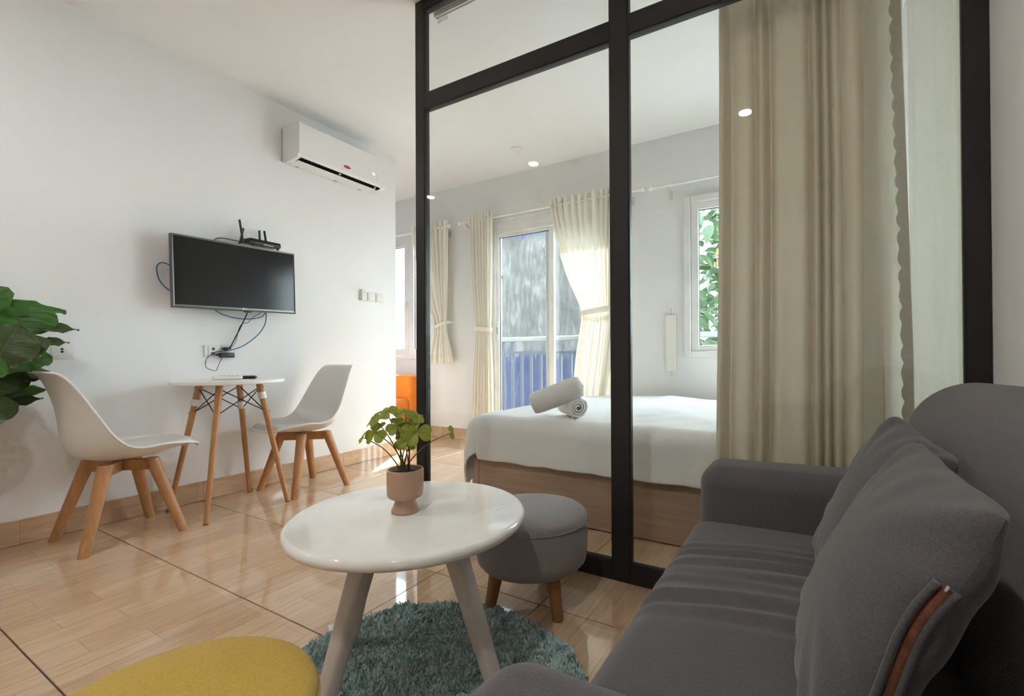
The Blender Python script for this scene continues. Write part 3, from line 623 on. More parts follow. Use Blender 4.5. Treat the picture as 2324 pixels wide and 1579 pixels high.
FX = Matrix(((0, 0, 1, 0), (1, 0, 0, 0), (0, 1, 0, 0), (0, 0, 0, 1)))   # text faces +X, reads towards +Y
me = text_mesh('LG', 0.012, 'logo'); obj('logo', me, SILVER, tv, M=Matrix.Translation((0.0018, 0.030, -TH / 2 + 0.0145)) @ FX)
obj('logo_mark', MB().lathe([(0.0045, 0), (0.0045, 0.0006)], 16), SILVER, tv, M=Matrix.Translation((0.0014, 0.016, -TH / 2 + 0.0145)) @ FX)
rt = thing('wifi_router', 'black router with four antennas standing on top of the television', 'router', (-3.245, 1.755, 1.652))
obj('body', MB().prism([(-0.05, 0.006), (0.05, 0.0), (0.056, 0.018), (0.045, 0.034), (-0.045, 0.036), (-0.052, 0.022)], -0.105, 0.100), DARKPL, rt, bevel=0.003)
for k in range(22): obj('vent_rib', MB().box((0.047, -0.095 + 0.0088 * k, 0.020), (0.0565, -0.0915 + 0.0088 * k, 0.033)), GREYPL if False else DARKPL, rt, sharp=None)
obj('label_sticker', MB().box((0.0512, -0.015, 0.003), (0.0525, 0.05, 0.012)), SILVER, rt, sharp=None)
for k in (-0.085, 0.08): obj('foot', MB().box((0.03, k, -0.012), (0.045, k + 0.012, 0.003)), DARKPL, rt)
for (y0, z0, y1, z1, x) in ((-0.134, 0.0, -0.156, 0.142, 0.03), (-0.122, 0.01, -0.102, 0.108, -0.03), (0.012, 0.03, 0.008, 0.12, -0.045), (0.052, 0.03, 0.038, 0.124, -0.04)):
    d = Vector((0, y1 - y0, z1 - z0)); M = Matrix.Translation((x, y0, z0)) @ d.to_track_quat('Z', 'X').to_matrix().to_4x4()
    a = obj('antenna', MB().rbox((0.012, 0.012, d.length), 0.004, (2, 2, 4), (0, 0, d.length / 2), 2), DARKPL, rt, M=M)
    obj('hinge', MB().tube([(0, -0.01, -0.004), (0, 0.01, -0.004)], 0.007, 10), DARKPL, a)
def cable(name, label, pts, r, mat, cat='cable', grp=None):
    P = smooth_path(pts, 8); o0 = Vector(pts[0])
    return tag(obj(name, MB().tube([p - o0 for p in P], r, 8), mat, loc=o0, sharp=180), label, cat, grp)
cable('network_cable', 'blue network cable loop sticking out left of the television', [(-3.28, 1.36, 1.47), (-3.29, 1.272, 1.447), (-3.30, 1.225, 1.458), (-3.31, 1.202, 1.440), (-3.31, 1.200, 1.40), (-3.31, 1.218, 1.343), (-3.30, 1.272, 1.290), (-3.28, 1.36, 1.27)], 0.0032, BLUEC)
cable('network_cable', 'blue network cable arching over the television to the router', [(-3.30, 1.45, 1.58), (-3.31, 1.486, 1.640), (-3.31, 1.532, 1.672), (-3.30, 1.61, 1.672), (-3.285, 1.66, 1.668)], 0.0032, BLUEC)
cable('network_cable', 'blue network cable hanging under the television down to the socket', [(-3.29, 1.47, 1.25), (-3.31, 1.506, 1.199), (-3.31, 1.583, 1.167), (-3.31, 1.691, 1.157), (-3.31, 1.785, 1.178), (-3.31, 1.816, 1.21), (-3.31, 1.818, 1.17), (-3.31, 1.805, 1.115), (-3.31, 1.762, 1.052), (-3.31, 1.677, 0.981), (-3.31, 1.596, 0.948), (-3.315, 1.52, 0.937), (-3.322, 1.481, 0.918)], 0.0032, BLUEC)
cable('power_cable', 'black power cable from the television down to the wall socket', [(-3.29, 1.70, 1.24), (-3.31, 1.697, 1.205), (-3.31, 1.675, 1.15), (-3.31, 1.65, 1.093), (-3.31, 1.62, 1.03), (-3.31, 1.596, 0.978), (-3.305, 1.582, 0.964)], 0.0040, DARKPL)
cable('power_cable', 'thin dark cable beside the black power cable', [(-3.29, 1.79, 1.23), (-3.31, 1.775, 1.20), (-3.312, 1.735, 1.175), (-3.312, 1.70, 1.135), (-3.312, 1.665, 1.125), (-3.316, 1.645, 1.09), (-3.316, 1.63, 1.02), (-3.316, 1.615, 0.985), (-3.315, 1.59, 0.962)], 0.0018, DARKPL)
cable('adapter_cable', 'thin black wire looping down from the power adapter', [(-3.31, 1.527, 0.916), (-3.315, 1.495, 0.913), (-3.318, 1.468, 0.905), (-3.315, 1.449, 0.874), (-3.315, 1.454, 0.838), (-3.315, 1.478, 0.822), (-3.315, 1.506, 0.814), (-3.315, 1.516, 0.83), (-3.312, 1.530, 0.87), (-3.312, 1.545, 0.902)], 0.0018, DARKPL)
ad = tag(obj('power_adapter', MB().rbox((0.028, 0.084, 0.032), 0.004, (2, 2, 2), (0, 0, 0), 2).tube([(0, -0.062, 0.002), (0, -0.04, 0.002)], 0.006, 8), DARKPL, loc=(-3.309, 1.568, 0.914)), 'black rectangular power adapter below the wall socket', 'adapter')
plug = tag(obj('power_plug', MB().rbox((0.03, 0.036, 0.016), 0.006, (2, 2, 2), (0, 0, 0), 2).tube([(0.004, 0.014, 0), (0.008, 0.028, 0.004)], 0.006, 8), DARKPL, loc=(-3.3085, 1.562, 0.957)), 'black plug in the wall socket under the television', 'plug')
def plate(parent, y, z, w, h, x=XT):
    return obj('plate', MB().rbox((0.009, w, h), 0.003, (2, 2, 2), (0, 0, 0), 2), SOCKET, parent, loc=(0.0048, y, z))
so = thing('wall_socket', 'double white wall socket with black cables under the television', 'socket', (XT, 1.535, 0.94))
plate(so, -0.04, 0, 0.092, 0.078); plate(so, 0.054, 0, 0.076, 0.078)
obj('insert', MB().rbox((0.004, 0.062, 0.058), 0.0015, (2, 2, 2), (0.0105, -0.034, 0), 2), SOCKET, so); obj('insert', MB().rbox((0.004, 0.05, 0.058), 0.0015, (2, 2, 2), (0.0105, 0.054, 0), 2), SOCKET, so)
obj('aerial_port', MB().lathe([(0.009, 0), (0.009, 0.002)], 16), DARKPL, so, M=Matrix.Translation((0.012, -0.038, 0.014)) @ FX); obj('network_port', MB().box((0.011, -0.05, -0.022), (0.0135, -0.03, -0.008)), DARKPL, so)
so = thing('wall_socket', 'white wall socket half hidden by the leafy plant', 'socket', (XT, 0.80, 0.938))
plate(so, 0, 0, 0.115, 0.082); obj('insert', MB().rbox((0.004, 0.075, 0.058), 0.0015, (2, 2, 2), (0.0105, 0.012, 0), 2), SOCKET, so)
for zz_ in (0.008, -0.006): obj('pin_hole', MB().lathe([(0.0055, 0), (0.0055, 0.001)], 12), DARKPL, so, M=Matrix.Translation((0.0126, 0.012, zz_)) @ FX)
for (y, lab, kind) in ((2.634, 'small white wall remote holder, leftmost of three wall plates', 0), (2.725, 'white square light switch in the middle of the three wall plates', 1), (2.812, 'white square light switch nearest the wall corner', 2)):
    s_ = thing('light_switch' if kind else 'fan_remote', lab, 'switch' if kind else 'remote', (XT, y, 1.42), group='wall plates by the corner')
    if kind == 0:
        obj('holder', MB().rbox((0.016, 0.058, 0.082), 0.004, (2, 2, 2), (0.0085, 0, 0), 2), SOCKET, s_); obj('remote_body', MB().rbox((0.012, 0.044, 0.095), 0.004, (2, 2, 2), (0.0235, -0.002, 0.008), 2), SOCKET, s_)
        obj('button', MB().lathe([(0.004, 0), (0.004, 0.0015)], 10), GREYPL, s_, M=Matrix.Translation((0.0295, -0.002, 0.03)) @ FX)
    else:
        plate(s_, 0, 0, 0.078, 0.078); obj('rocker', MB().add([(0.0093, -0.026, -0.026), (0.0093, 0.026, -0.026), (0.0093, 0.026, 0.026), (0.0093, -0.026, 0.026), (0.013, -0.025, -0.025), (0.013, 0.025, -0.025), (0.0105, 0.025, 0.025), (0.0105, -0.025, 0.025)], [(4, 5, 6, 7), (0, 1, 5, 4), (1, 2, 6, 5), (2, 3, 7, 6), (3, 0, 4, 7)]), SOCKET, s_, sharp=20)

# ------------------------------------------------------------------ air conditioner
AY0, AY1 = 1.946, 2.722
ac = thing('air_conditioner', 'white split air conditioner high on the wall beneath the ceiling', 'air conditioner', (XT, (AY0 + AY1) / 2, 2.31)); hw = (AY1 - AY0) / 2
prof = [(0.0, 0.01), (0.0, 0.255), (0.004, 0.262), (0.188, 0.262), (0.196, 0.255), (0.197, 0.034), (0.193, 0.022), (0.183, 0.014)]
under = [(0.118, 0.003), (0.05, 0.0), (0.02, 0.002)]
obj('casing', MB().prism(prof + [(0.15, 0.008)] + under, -hw, -hw + 0.03).prism(prof + [(0.15, 0.008)] + under, hw - 0.05, hw).prism(prof + [(0.165, 0.06), (0.105, 0.05)] + under, -hw + 0.03, hw - 0.05), ACW, ac, bevel=0.002, bseg=1)
obj('front_panel', MB().box((0.197, -hw + 0.002, 0.036), (0.2035, hw - 0.002, 0.258)), ACW, ac, bevel=0.003)
obj('vent_recess', MB().prism([(0.182, 0.0145), (0.1645, 0.0595), (0.1055, 0.0495), (0.1185, 0.0035), (0.121, 0.006), (0.110, 0.0475), (0.1625, 0.0565), (0.178, 0.0155)], -hw + 0.0305, hw - 0.0505).box((0.112, -hw + 0.0302, 0.005), (0.176, -hw + 0.031, 0.058)).box((0.112, hw - 0.051, 0.005), (0.176, hw - 0.0502, 0.058)), DARKGAP, ac, sharp=None)
fl_ = obj('louvre_flap', MB().prism([(0.113, 0.006), (0.133, 0.0105), (0.1335, 0.0075), (0.115, 0.002)], -hw + 0.035, hw - 0.055), ACW, ac, sharp=30)
for y in (-0.02, hw - 0.075): obj('flap_hinge', MB().tube([(0.145, y - 0.006, 0.018), (0.145, y + 0.006, 0.018)], 0.008, 10), WHITEPL, fl_)
for k in range(26): obj('inner_fin', MB().box((0.125, -hw + 0.06 + k * 0.0262, 0.030), (0.150, -hw + 0.062 + k * 0.0262, 0.046)), GREYPL, ac, sharp=None)
obj('badge', MB().add([(0, 0.032 * math.cos(a), 0.0115 * math.sin(a)) for a in np.linspace(0, 2 * math.pi, 33)[:-1]] + [(0.0012, 0.031 * math.cos(a), 0.0105 * math.sin(a)) for a in np.linspace(0, 2 * math.pi, 33)[:-1]],
    [(k, (k + 1) % 32, 32 + (k + 1) % 32, 32 + k) for k in range(32)] + [tuple(range(32, 64))]), RED, ac, loc=(0.2036, 0.004, 0.070))
me = text_mesh('F2', 0.026, 'display_digits'); obj('display_digits', me, LEDW, ac, M=Matrix.Translation((0.2042, 0.255, 0.100)) @ FX)
for k, (y, z, rot_) in enumerate(((0.245, 0.118, 60), (0.252, 0.100, 70), (0.322, 0.104, 50), (0.335, 0.090, 70), (0.328, 0.074, 10), (0.32, 0.062, 5))):
    obj('display_mark', MB().rbox((0.0008, 0.022, 0.0035), 0.0003, (2, 2, 2), (0, 0, 0), 1), SILVER, ac, M=Matrix.Translation((0.2040, y - 0.035, z)) @ Matrix.Rotation(R(rot_), 4, 'X'))
obj('side_cover', MB().rbox((0.03, 0.001, 0.05), 0.0004, (2, 2, 2), (0.026, -hw - 0.0004, 0.05), 1), ACW, ac); obj('wall_plate', MB().box((0.0002, -hw - 0.002, 0.014), (0.004, -hw, 0.25)), GREYPL, ac)
for y in (-hw + 0.09, 0.02, hw - 0.14): obj('clip', MB().rbox((0.01, 0.025, 0.003), 0.001, (2, 2, 2), (0.035, y, -0.0005), 1), GREYPL, ac)

# ------------------------------------------------------------------ coffee table
CX, CY, CR, CZ = -0.9915, 0.945, 0.3245, 0.46
ctm = NT('white_marble_lacquer'); v_ = ctm.coord('Object'); f_ = ctm.noise(v_, 7, 5, 0.6, 0.5)
sc_n = ctm.noise(ctm.coord('Object', (55, 9, 1), rot=(0, 0, R(-35))), 1.0, 5, 0.7)
gr = ctm.new('ShaderNodeTexGradient', gradient_type='SPHERICAL'); mp_ = ctm.coord('Object', (11, 11, 11), (-2.3, -1.1, -5.06)); ctm.link(mp_, gr.inputs[0])
cc_ = ctm.ramp(f_, [(0.3, (0.76, 0.735, 0.69)), (0.7, (0.83, 0.81, 0.77))])
wear = ctm.math('MULTIPLY', ctm.ramp(sc_n, [(0.52, (0, 0, 0)), (0.62, (1, 1, 1))]), gr.outputs['Fac'])
ctm.set(ctm.mix(ctm.math('MULTIPLY', wear, 0.7), cc_, (0.40, 0.39, 0.37)), ctm.ramp(f_, [(0.3, (0.07,) * 3), (0.7, (0.12,) * 3)]), 0, 0.5)
ct = thing('coffee_table', 'round white coffee table with three splayed legs on the teal rug', 'table', (CX, CY, 0))
ar = np.linspace(-math.pi / 2, math.pi / 2, 11)
obj('tabletop', MB().lathe([(0.001, CZ - 0.03)] + [(CR - 0.014 + 0.014 * math.cos(a), CZ - 0.015 + 0.015 * math.sin(a)) for a in ar] + [(CR * 0.6, CZ), (0.001, CZ)], 96, cap=False), ctm.m, ct, sharp=180)
LEGW = m_plain('white_painted_leg', (0.55, 0.485, 0.435), 0.45, var=0.05, scale=3)
for (A, r0, r1) in ((268, 0.135, 0.285), (5, 0.13, 0.285), (184, 0.14, 0.25)):
    u = Vector((math.cos(R(A)), math.sin(R(A)), 0)); a = u * r0 + Vector((0, 0, CZ - 0.031)); b = u * r1 + Vector((0, 0, 0.022))
    s_ = Vector((-u.y, u.x, 0)); m = MB(); rows = []
    for k in range(6):
        p = a + (b - a) * (k / 5); w = 0.034 - 0.012 * k / 5; d = 0.028 - 0.009 * k / 5
        rows.append([tuple(p + s_ * (w * np.sign(math.cos(q)) * abs(math.cos(q)) ** 0.6) + u * (d * np.sign(math.sin(q)) * abs(math.sin(q)) ** 0.6)) for q in np.linspace(0, 2 * math.pi, 17)[:-1]])
    m.grid(rows, cv=True); m.f += [tuple(range(16)), tuple(reversed(range(80, 96)))]
    obj('leg', m, LEGW, ct, sharp=45)

# ------------------------------------------------------------------ clover pot on the coffee table
px_, py_ = -1.003, 0.935
pp = thing('potted_clover', 'small clover plant in a taupe footed pot on the coffee table', 'plant', (px_, py_, CZ))
obj('pot', MB().lathe([(0.034, 0.0005), (0.0385, 0.002), (0.0385, 0.006), (0.0275, 0.034), (0.029, 0.038), (0.044, 0.042), (0.0495, 0.048), (0.0505, 0.056), (0.0505, 0.118), (0.0495, 0.121), (0.0465, 0.121), (0.0455, 0.118), (0.045, 0.106), (0.001, 0.104)], 48), TERRA, pp, sharp=50)
obj('soil', MB().lathe([(0.0447, 0.1062), (0.03, 0.1095), (0.001, 0.112)], 24, cap=False), SOIL, pp, sharp=180)
def heart_mesh():
    m = MB(); rows = []
    for i in range(9):
        t_ = i / 8; w = 0.52 * (math.sin(math.pi * min(1, t_ * 0.60 + 0.0)) ** 0.9); row = []
        for j in range(9):
            s = (j - 4) / 4; y = t_ * (1.0 - 0.0) ; notch = 0.20 * (1 - abs(s)) ** 1.2 * t_ ** 4; rnd = 0.30 * abs(s) ** 3 * t_
            row.append((w * s * (1.06 - 0.06 * t_), y - notch - rnd, 0.16 * abs(s) * math.sin(math.pi * (0.25 + t_ * 0.6)) - 0.16 * t_ * t_))
        rows.append(row)
    m.grid(rows); me = m.mesh('leaflet', 180); me.materials.append(CLOVER); return me
HEART = heart_mesh()
VEINM = MB().tube([(0, 0, 0.004), (0, 0.4, -0.02), (0, 0.75, -0.085)], [0.012, 0.009, 0.003], 5).mesh('midrib', 180); VEINM.materials.append(CLSTEM)
tocam = Vector((0.73, -0.66, 0.1)).normalized()
cl = [((-1.064, 0.885, 0.684), 0.040, (0.45, 0.75, 0.35), 0.2, 3), ((-1.037, 0.90, 0.742), 0.031, (0.25, 0.7, 0.7), 1.0, 3), ((-0.962, 0.938, 0.687), 0.047, (0.15, 0.95, 0.35), 0.55, 3), ((-0.998, 0.93, 0.742), 0.034, (-0.1, 0.45, 0.9), 1.7, 3),
      ((-1.012, 0.915, 0.703), 0.036, (0.0, 0.8, 0.6), 0.0, 3), ((-1.078, 0.892, 0.724), 0.034, (0.6, 0.3, 0.5), 2.4, 3), ((-0.985, 0.955, 0.728), 0.034, (-0.35, 0.35, 0.8), 0.9, 3), ((-0.883, 0.995, 0.684), 0.022, (-0.9, 0.35, 0.25), 0.3, 3),
      ((-1.015, 0.94, 0.655), 0.030, (0.1, 0.6, 0.6), 0.4, 3), ((-0.993, 0.95, 0.648), 0.018, (-0.2, 0.7, 0.5), 1.2, 3), ((-1.098, 0.868, 0.672), 0.022, (0.7, 0.2, 0.5), 1.9, 3), ((-1.02, 0.97, 0.715), 0.032, (0.1, -0.2, 0.95), 0.2, 3), ((-0.975, 0.915, 0.665), 0.028, (-0.3, 0.9, 0.3), 2.0, 3)]
rtv = Vector((0.87, 0.494, 0))
for i, (p, s, (kx, kc, kz), ph, nl) in enumerate(cl):
    p = Vector(p) - Vector((px_, py_, CZ)); n = (rtv * -kx + tocam * kc + Vector((0, 0, kz))).normalized()
    b0 = Vector((0.013 * math.cos(i * 2.4), 0.013 * math.sin(i * 2.4), 0.108)); mid = b0.lerp(p, 0.55) + Vector((0, 0, 0.022)) - (p - b0).cross(Vector((0, 0, 1))) * 0.04
    st = obj('stem', MB().tube(smooth_path([b0, b0.lerp(mid, 0.5) + Vector((0, 0, 0.008)), mid, p], 5), [0.0019 - 0.0008 * k / 15 for k in range(16)], 6), CLSTEM, pp, sharp=180)
    q = n.to_track_quat('Z', 'Y').to_matrix().to_4x4()
    for k in range(nl):
        M = Matrix.Translation(p) @ q @ Matrix.Rotation(ph + k * 2 * math.pi / nl + random.uniform(-0.15, 0.15), 4, 'Z') @ Matrix.Rotation(random.uniform(-0.15, 0.25), 4, 'X') @ Matrix.Scale(s * random.uniform(0.95, 1.12), 4)
        lf = obj('leaflet', HEART, None, pp, M=M); obj('midrib', VEINM, None, lf)

# ------------------------------------------------------------------ stools
def pouf(name, label, cx, cy, r, h, hb, mat, rot, cat='stool'):
    t = thing(name, label, cat, (cx, cy, 0), rot)
    zs_ = h - 0.040
    obj('seat_drum', MB().lathe([(0.001, hb), (r * 0.80, hb), (r * 0.90, hb + 0.006), (r * 0.965, hb + 0.022), (r * 0.99, hb + 0.05), (r, (hb + zs_) / 2), (r, zs_)], 72, cap=False), mat, t, sharp=180)
    top = [(r, zs_), (r * 0.995, zs_ + 0.012), (r * 0.975, zs_ + 0.021), (r * 0.93, zs_ + 0.028), (r * 0.8, zs_ + 0.034), (r * 0.5, h - 0.001), (0.001, h)]
    obj('seat_top', MB().lathe(top, 72, cap=False), mat, t, sharp=180)
    obj('piping', MB().tube([((r + 0.0005) * math.cos(a), (r + 0.0005) * math.sin(a), zs_ + 0.001) for a in np.linspace(0, 2 * math.pi, 73)[:-1]], 0.0028, 6, closed=True), mat, t, sharp=180)
    for A in (0.0, math.pi / 2, math.pi * 1.25):
        u = Vector((math.cos(A), math.sin(A), 0)); a = u * (r * 0.68) + Vector((0, 0, hb + 0.01)); b = u * (r * 0.84)
        obj('leg', MB().tube([a + (b - a) * f for f in np.linspace(0, 1, 5)], list(np.linspace(0.027, 0.0185, 5)), 16), OAKLEG, t)
    return t
pouf('grey_stool', 'round grey fabric stool with wooden legs beside the glass partition', -0.905, 1.457, 0.208, 0.342, 0.137, STOOL, R(-118))
pouf('yellow_pouf', 'round mustard yellow upholstered stool in the front corner', -0.885, 0.332, 0.215, 0.352, 0.13, YELLOW, R(20))

# ------------------------------------------------------------------ rug
RX, RY, RR = -0.90, 0.865, 0.455
rug = thing('round_rug', 'round shaggy teal grey rug under the coffee table', 'rug', (RX, RY, 0))
def rug_r(a): return RR * (1 + 0.012 * np.sin(3 * a + 1) + 0.010 * np.sin(7 * a + 2) + 0.006 * np.sin(13 * a))
def rug_z(x, y):
    q = np.hypot(x, y) / RR
    z = 0.006 + 0.004 * np.sin(9 * x + 4 * y) * np.sin(7 * y - 3 * x + 1)
    z = z + 0.016 * np.exp(-((y - 0.33 * x - 0.27) / 0.035) ** 2) * sstep(-0.05, 0.15, x) * (q < 1.05)
    z = z + 0.013 * np.exp(-((y + 0.55 * x - 0.10) / 0.035) ** 2) * sstep(0.05, -0.2, x) + 0.010 * np.exp(-((y + 1.2 * x - 0.35) / 0.05) ** 2)
    return np.maximum(z, 0.004)
aa = np.linspace(0, 2 * np.pi, 97)[:-1]; rows = []
for f in np.linspace(0.01, 1, 22):
    x = f * rug_r(aa) * np.cos(aa); y = f * rug_r(aa) * np.sin(aa); rows.append(np.stack([x, y, rug_z(x, y)], -1))
rows.append(np.stack([rug_r(aa) * 1.0 * np.cos(aa), rug_r(aa) * np.sin(aa), 0 * aa + 0.001], -1))
rt_ = NT('teal_rug_pile'); v_ = rt_.coord('Object'); a_ = rt_.noise(v_, 14, 4, 0.6); b_ = rt_.noise(v_, 160, 2)
cc_ = rt_.ramp(a_, [(0.3, (0.30, 0.38, 0.37)), (0.55, (0.48, 0.62, 0.615)), (0.75, (0.60, 0.76, 0.77))]); cc_ = rt_.mix(0.5, cc_, rt_.ramp(b_, [(0.3, (0.42, 0.52, 0.5)), (0.7, (0.75, 0.87, 0.86))]))
rt_.set(cc_, 0.95, 0, 0.1); rt_.b.inputs['Sheen Weight'].default_value = 0.3; RUG = rt_.m
obj('rug_base', MB().grid(rows, cv=True), RUG, rug, sharp=180)
NB = 46000
aR = rng.uniform(0, 2 * np.pi, NB); q = np.sqrt(rng.uniform(0, 1, NB)) * 1.004; bx = q * rug_r(aR) * np.cos(aR); by = q * rug_r(aR) * np.sin(aR); bz = rug_z(bx, by) - 0.001
cl_a = 3.0 * np.sin(55 * bx + 3 * np.sin(31 * by)) + 3.0 * np.sin(49 * by + 3 * np.sin(37 * bx + 1)) + rng.normal(0, 0.6, NB)
ln = 0.010 * rng.uniform(0.5, 1.0, NB); hh = 0.016 * rng.uniform(0.75, 1.15, NB); wd = 0.0026 * rng.uniform(0.7, 1.3, NB); wa = rng.uniform(0, np.pi, NB)
dx, dy = np.cos(cl_a) * ln, np.sin(cl_a) * ln; wx, wy = np.cos(wa) * wd, np.sin(wa) * wd
V = np.stack([np.stack([bx - wx, by - wy, bz], 1), np.stack([bx + wx, by + wy, bz], 1), np.stack([bx + dx * .4 + wx, by + dy * .4 + wy, bz + hh * .7], 1), np.stack([bx + dx * .4 - wx, by + dy * .4 - wy, bz + hh * .7], 1), np.stack([bx + dx, by + dy, bz + hh], 1)], 1).reshape(-1, 3)
me = bpy.data.meshes.new('pile'); idx = (np.arange(NB) * 5)[:, None]
lv = np.concatenate([idx + [0, 1, 2, 3], idx + [3, 2, 4]], 1).reshape(-1); me.vertices.add(len(V)); me.vertices.foreach_set('co', V.astype(np.float32).ravel()); me.loops.add(len(lv)); me.loops.foreach_set('vertex_index', lv.astype(np.int32))
ls = (np.arange(NB) * 7)[:, None] + [0, 4]; me.polygons.add(NB * 2); me.polygons.foreach_set('loop_start', ls.ravel().astype(np.int32)); me.update(calc_edges=True); me.validate()
pl = obj('pile', me, RUG, rug); pl['kind'] = 'stuff'
obj('care_label', MB().box((-0.012, -0.001, 0), (0.012, 0.001, 0.03)), WHITEPL, rug, M=Matrix.Translation((-0.455, 0.09, 0.004)) @ Matrix.Rotation(R(60), 4, 'Z') @ Matrix.Rotation(R(-70), 4, 'X'), sharp=None)

# ------------------------------------------------------------------ sofa and cushions
sf = thing('sofa', 'charcoal grey fabric two seat sofa against the right wall', 'sofa', (0.08, 0.88, 0)); so_ = (0.08, 0.88, 0)
obj('base', loc_shift(MB().rbox((0.66, 1.02, 0.20), 0.03, (4, 4, 3), (0.08, 0.89, 0.18), 3), so_), SOFA, sf)
def seat_disp(w):
    x, y, z = w
    if z > 0:
        Yw = y + 0.89; Xw = x + 0.0
        crown = 0.022 * (1 - (x / 0.34) ** 2) * (1 - (y / 0.52) ** 4)
        yy = Yw - 0.10 * (x + 0.1) + 0.012 * math.sin(9 * x)
        wr = 0.0
        for (c0, a0, s0, xa) in ((1.235, 0.006, 0.016, 0.0), (1.185, 0.009, 0.014, 0.1), (1.135, 0.008, 0.013, -0.1), (1.09, 0.010, 0.014, 0.0), (1.035, 0.011, 0.017, 0.12), (0.975, 0.007, 0.015, 0.1), (0.93, 0.011, 0.018, 0.1), (0.86, 0.006, 0.018, 0.2)):
            d_ = (yy - c0 + 0.05 * (x - xa) * math.sin(c0 * 40)) / s0; wr += a0 * (math.exp(-d_ * d_) - 0.75 * math.exp(-(d_ + 1.5) ** 2)) * (0.55 + 0.45 * math.sin(5 * (x + xa) + c0 * 30))
        z += (crown + wr * 0.8) * min(1, z / 0.08)
    return (x, y, z)
obj('seat_cushion', loc_shift(MB().rbox((0.725, 1.0, 0.17), 0.05, (16, 170, 2), (0.0625, 0.89, 0.345), 5, seat_disp), so_), SOFA, sf, sharp=180)
def arm_disp(w): x, y, z = w; return (x, y * (1 + 0.10 * (z / 0.24)), z + 0.006 * math.sin(4 * x))
for nm, yc, zc, xc in (('arm', 1.462, 0.335, 0.045), ('arm', 0.325, 0.352, 0.032)):
    obj(nm, loc_shift(MB().rbox((0.66, 0.19, 0.50), 0.058, (8, 3, 6), (xc, yc, zc), 5, arm_disp), so_), SOFA, sf, sharp=180)
def back_disp(w): x, y, z = w; return (x - 0.025 * (1 - (z / 0.3) ** 2) + 0.05 * (z - 0.05), y, z + 0.012 * math.cos(y * 2.2))
obj('backrest', loc_shift(MB().rbox((0.215, 1.33, 0.70), 0.105, (3, 14, 8), (0.318, 0.862, 0.478), 6, back_disp), so_), SOFA, sf, sharp=180)
for x in (-0.2, 0.36):
    for y in (0.42, 1.36): obj('foot', loc_shift(MB().lathe([(0.014, 0.0005), (0.02, 0.09)], 14, (x, y, 0)), so_), OAKLEG, sf)
def pillow(w, h, t, seed, sag=0.0):
    rg = np.random.default_rng(seed); ph = rg.uniform(0, 6.28, 6); n = 41; u = np.sin(np.linspace(-1, 1, n) * math.pi / 2); m = MB()
    U, V_ = np.meshgrid(u, u, indexing='ij')
    X = w / 2 * U * (1 - 0.09 * (1 - V_ ** 2)); Y = h / 2 * V_ * (1 - 0.07 * (1 - U ** 2))
    cr_ = 1 - 0.075 * np.abs(U * V_) ** 5; X = X * cr_; Y = Y * cr_
    T = t / 2 * np.clip((1 - U ** 2) * (1 - V_ ** 2), 0, 1) ** 0.42
    rad = np.sqrt(U ** 2 + V_ ** 2); ang = np.arctan2(V_, U)
    wr = 0.006 * np.sin(14 * ang + 3 * rad + ph[0]) * np.clip(rad - 0.45, 0, 1) * (T > 1e-5) + 0.004 * np.sin(23 * ang + ph[1]) * np.clip(rad - 0.7, 0, 1) * (T > 1e-5)
    T2 = T * (1 + 0.10 * np.sin(2.2 * U + ph[2]) * np.sin(1.7 * V_ + ph[3]))
    m.grid(np.stack([X, Y, T2 + wr - sag * V_], -1)[::-1]); m.grid(np.stack([X, Y, -T2 * 0.8 + wr * 0.5], -1)); return m
def put_cushion(label, ctr, w, h, t, lean, rz, roll, seed, zipper=False):
    # local x -> +Y of the room, local y -> up along the lean, local z -> out towards the room (-X)
    M = Matrix.Translation(ctr) @ Matrix.Rotation(rz, 4, 'Z') @ Matrix.Rotation(lean, 4, 'Y') @ Matrix(((0, 0, -1, 0), (-1, 0, 0, 0), (0, 1, 0, 0), (0, 0, 0, 1))) @ Matrix.Rotation(roll, 4, 'Z')
    r_ = thing('throw_cushion', label, 'cushion', group='grey cushions on the sofa'); r_.matrix_basis = M
    obj('cover', pillow(w, h, t, seed), CUSH, r_, sharp=50)
    if zipper:
        zp = [(w / 2 * (1 - 0.09 * (1 - v * v)) * 0.997, h / 2 * v * 0.98, 0.006 + 0.006 * math.sin(5 * v)) for v in np.linspace(0.52, -0.92, 40)]
        P = [[(x - 0.003, y, z + 0.004), (x + 0.003, y, z + 0.001), (x + 0.003, y, z - 0.005)] for (x, y, z) in zp]
        obj('zip_tape', MB().grid(P), m_plain('copper_zip', (0.20, 0.075, 0.04), 0.45, 0.4, var=0.3, scale=120), r_, sharp=180)
        for dz in (0.0075, -0.0085): obj('zip_flap', MB().tube([(x + 0.001, y, z + dz) for (x, y, z) in zp], 0.004, 8), CUSH, r_, sharp=180)
        obj('zip_pull', MB().rbox((0.003, 0.006, 0.0025), 0.0008, (2, 2, 2), (zp[0][0] + 0.004, zp[0][1], zp[0][2]), 1), SILVER, r_)
put_cushion('plump grey cushion with copper zip, nearest on the sofa', (0.078, 0.764, 0.590), 0.46, 0.385, 0.13, R(24.5), R(-0.8), R(0.4), 4, True)
put_cushion('grey cushion behind the zipped one at the far sofa end', (0.102, 1.045, 0.602), 0.335, 0.36, 0.115, R(24.3), R(9), R(-6.2), 9)

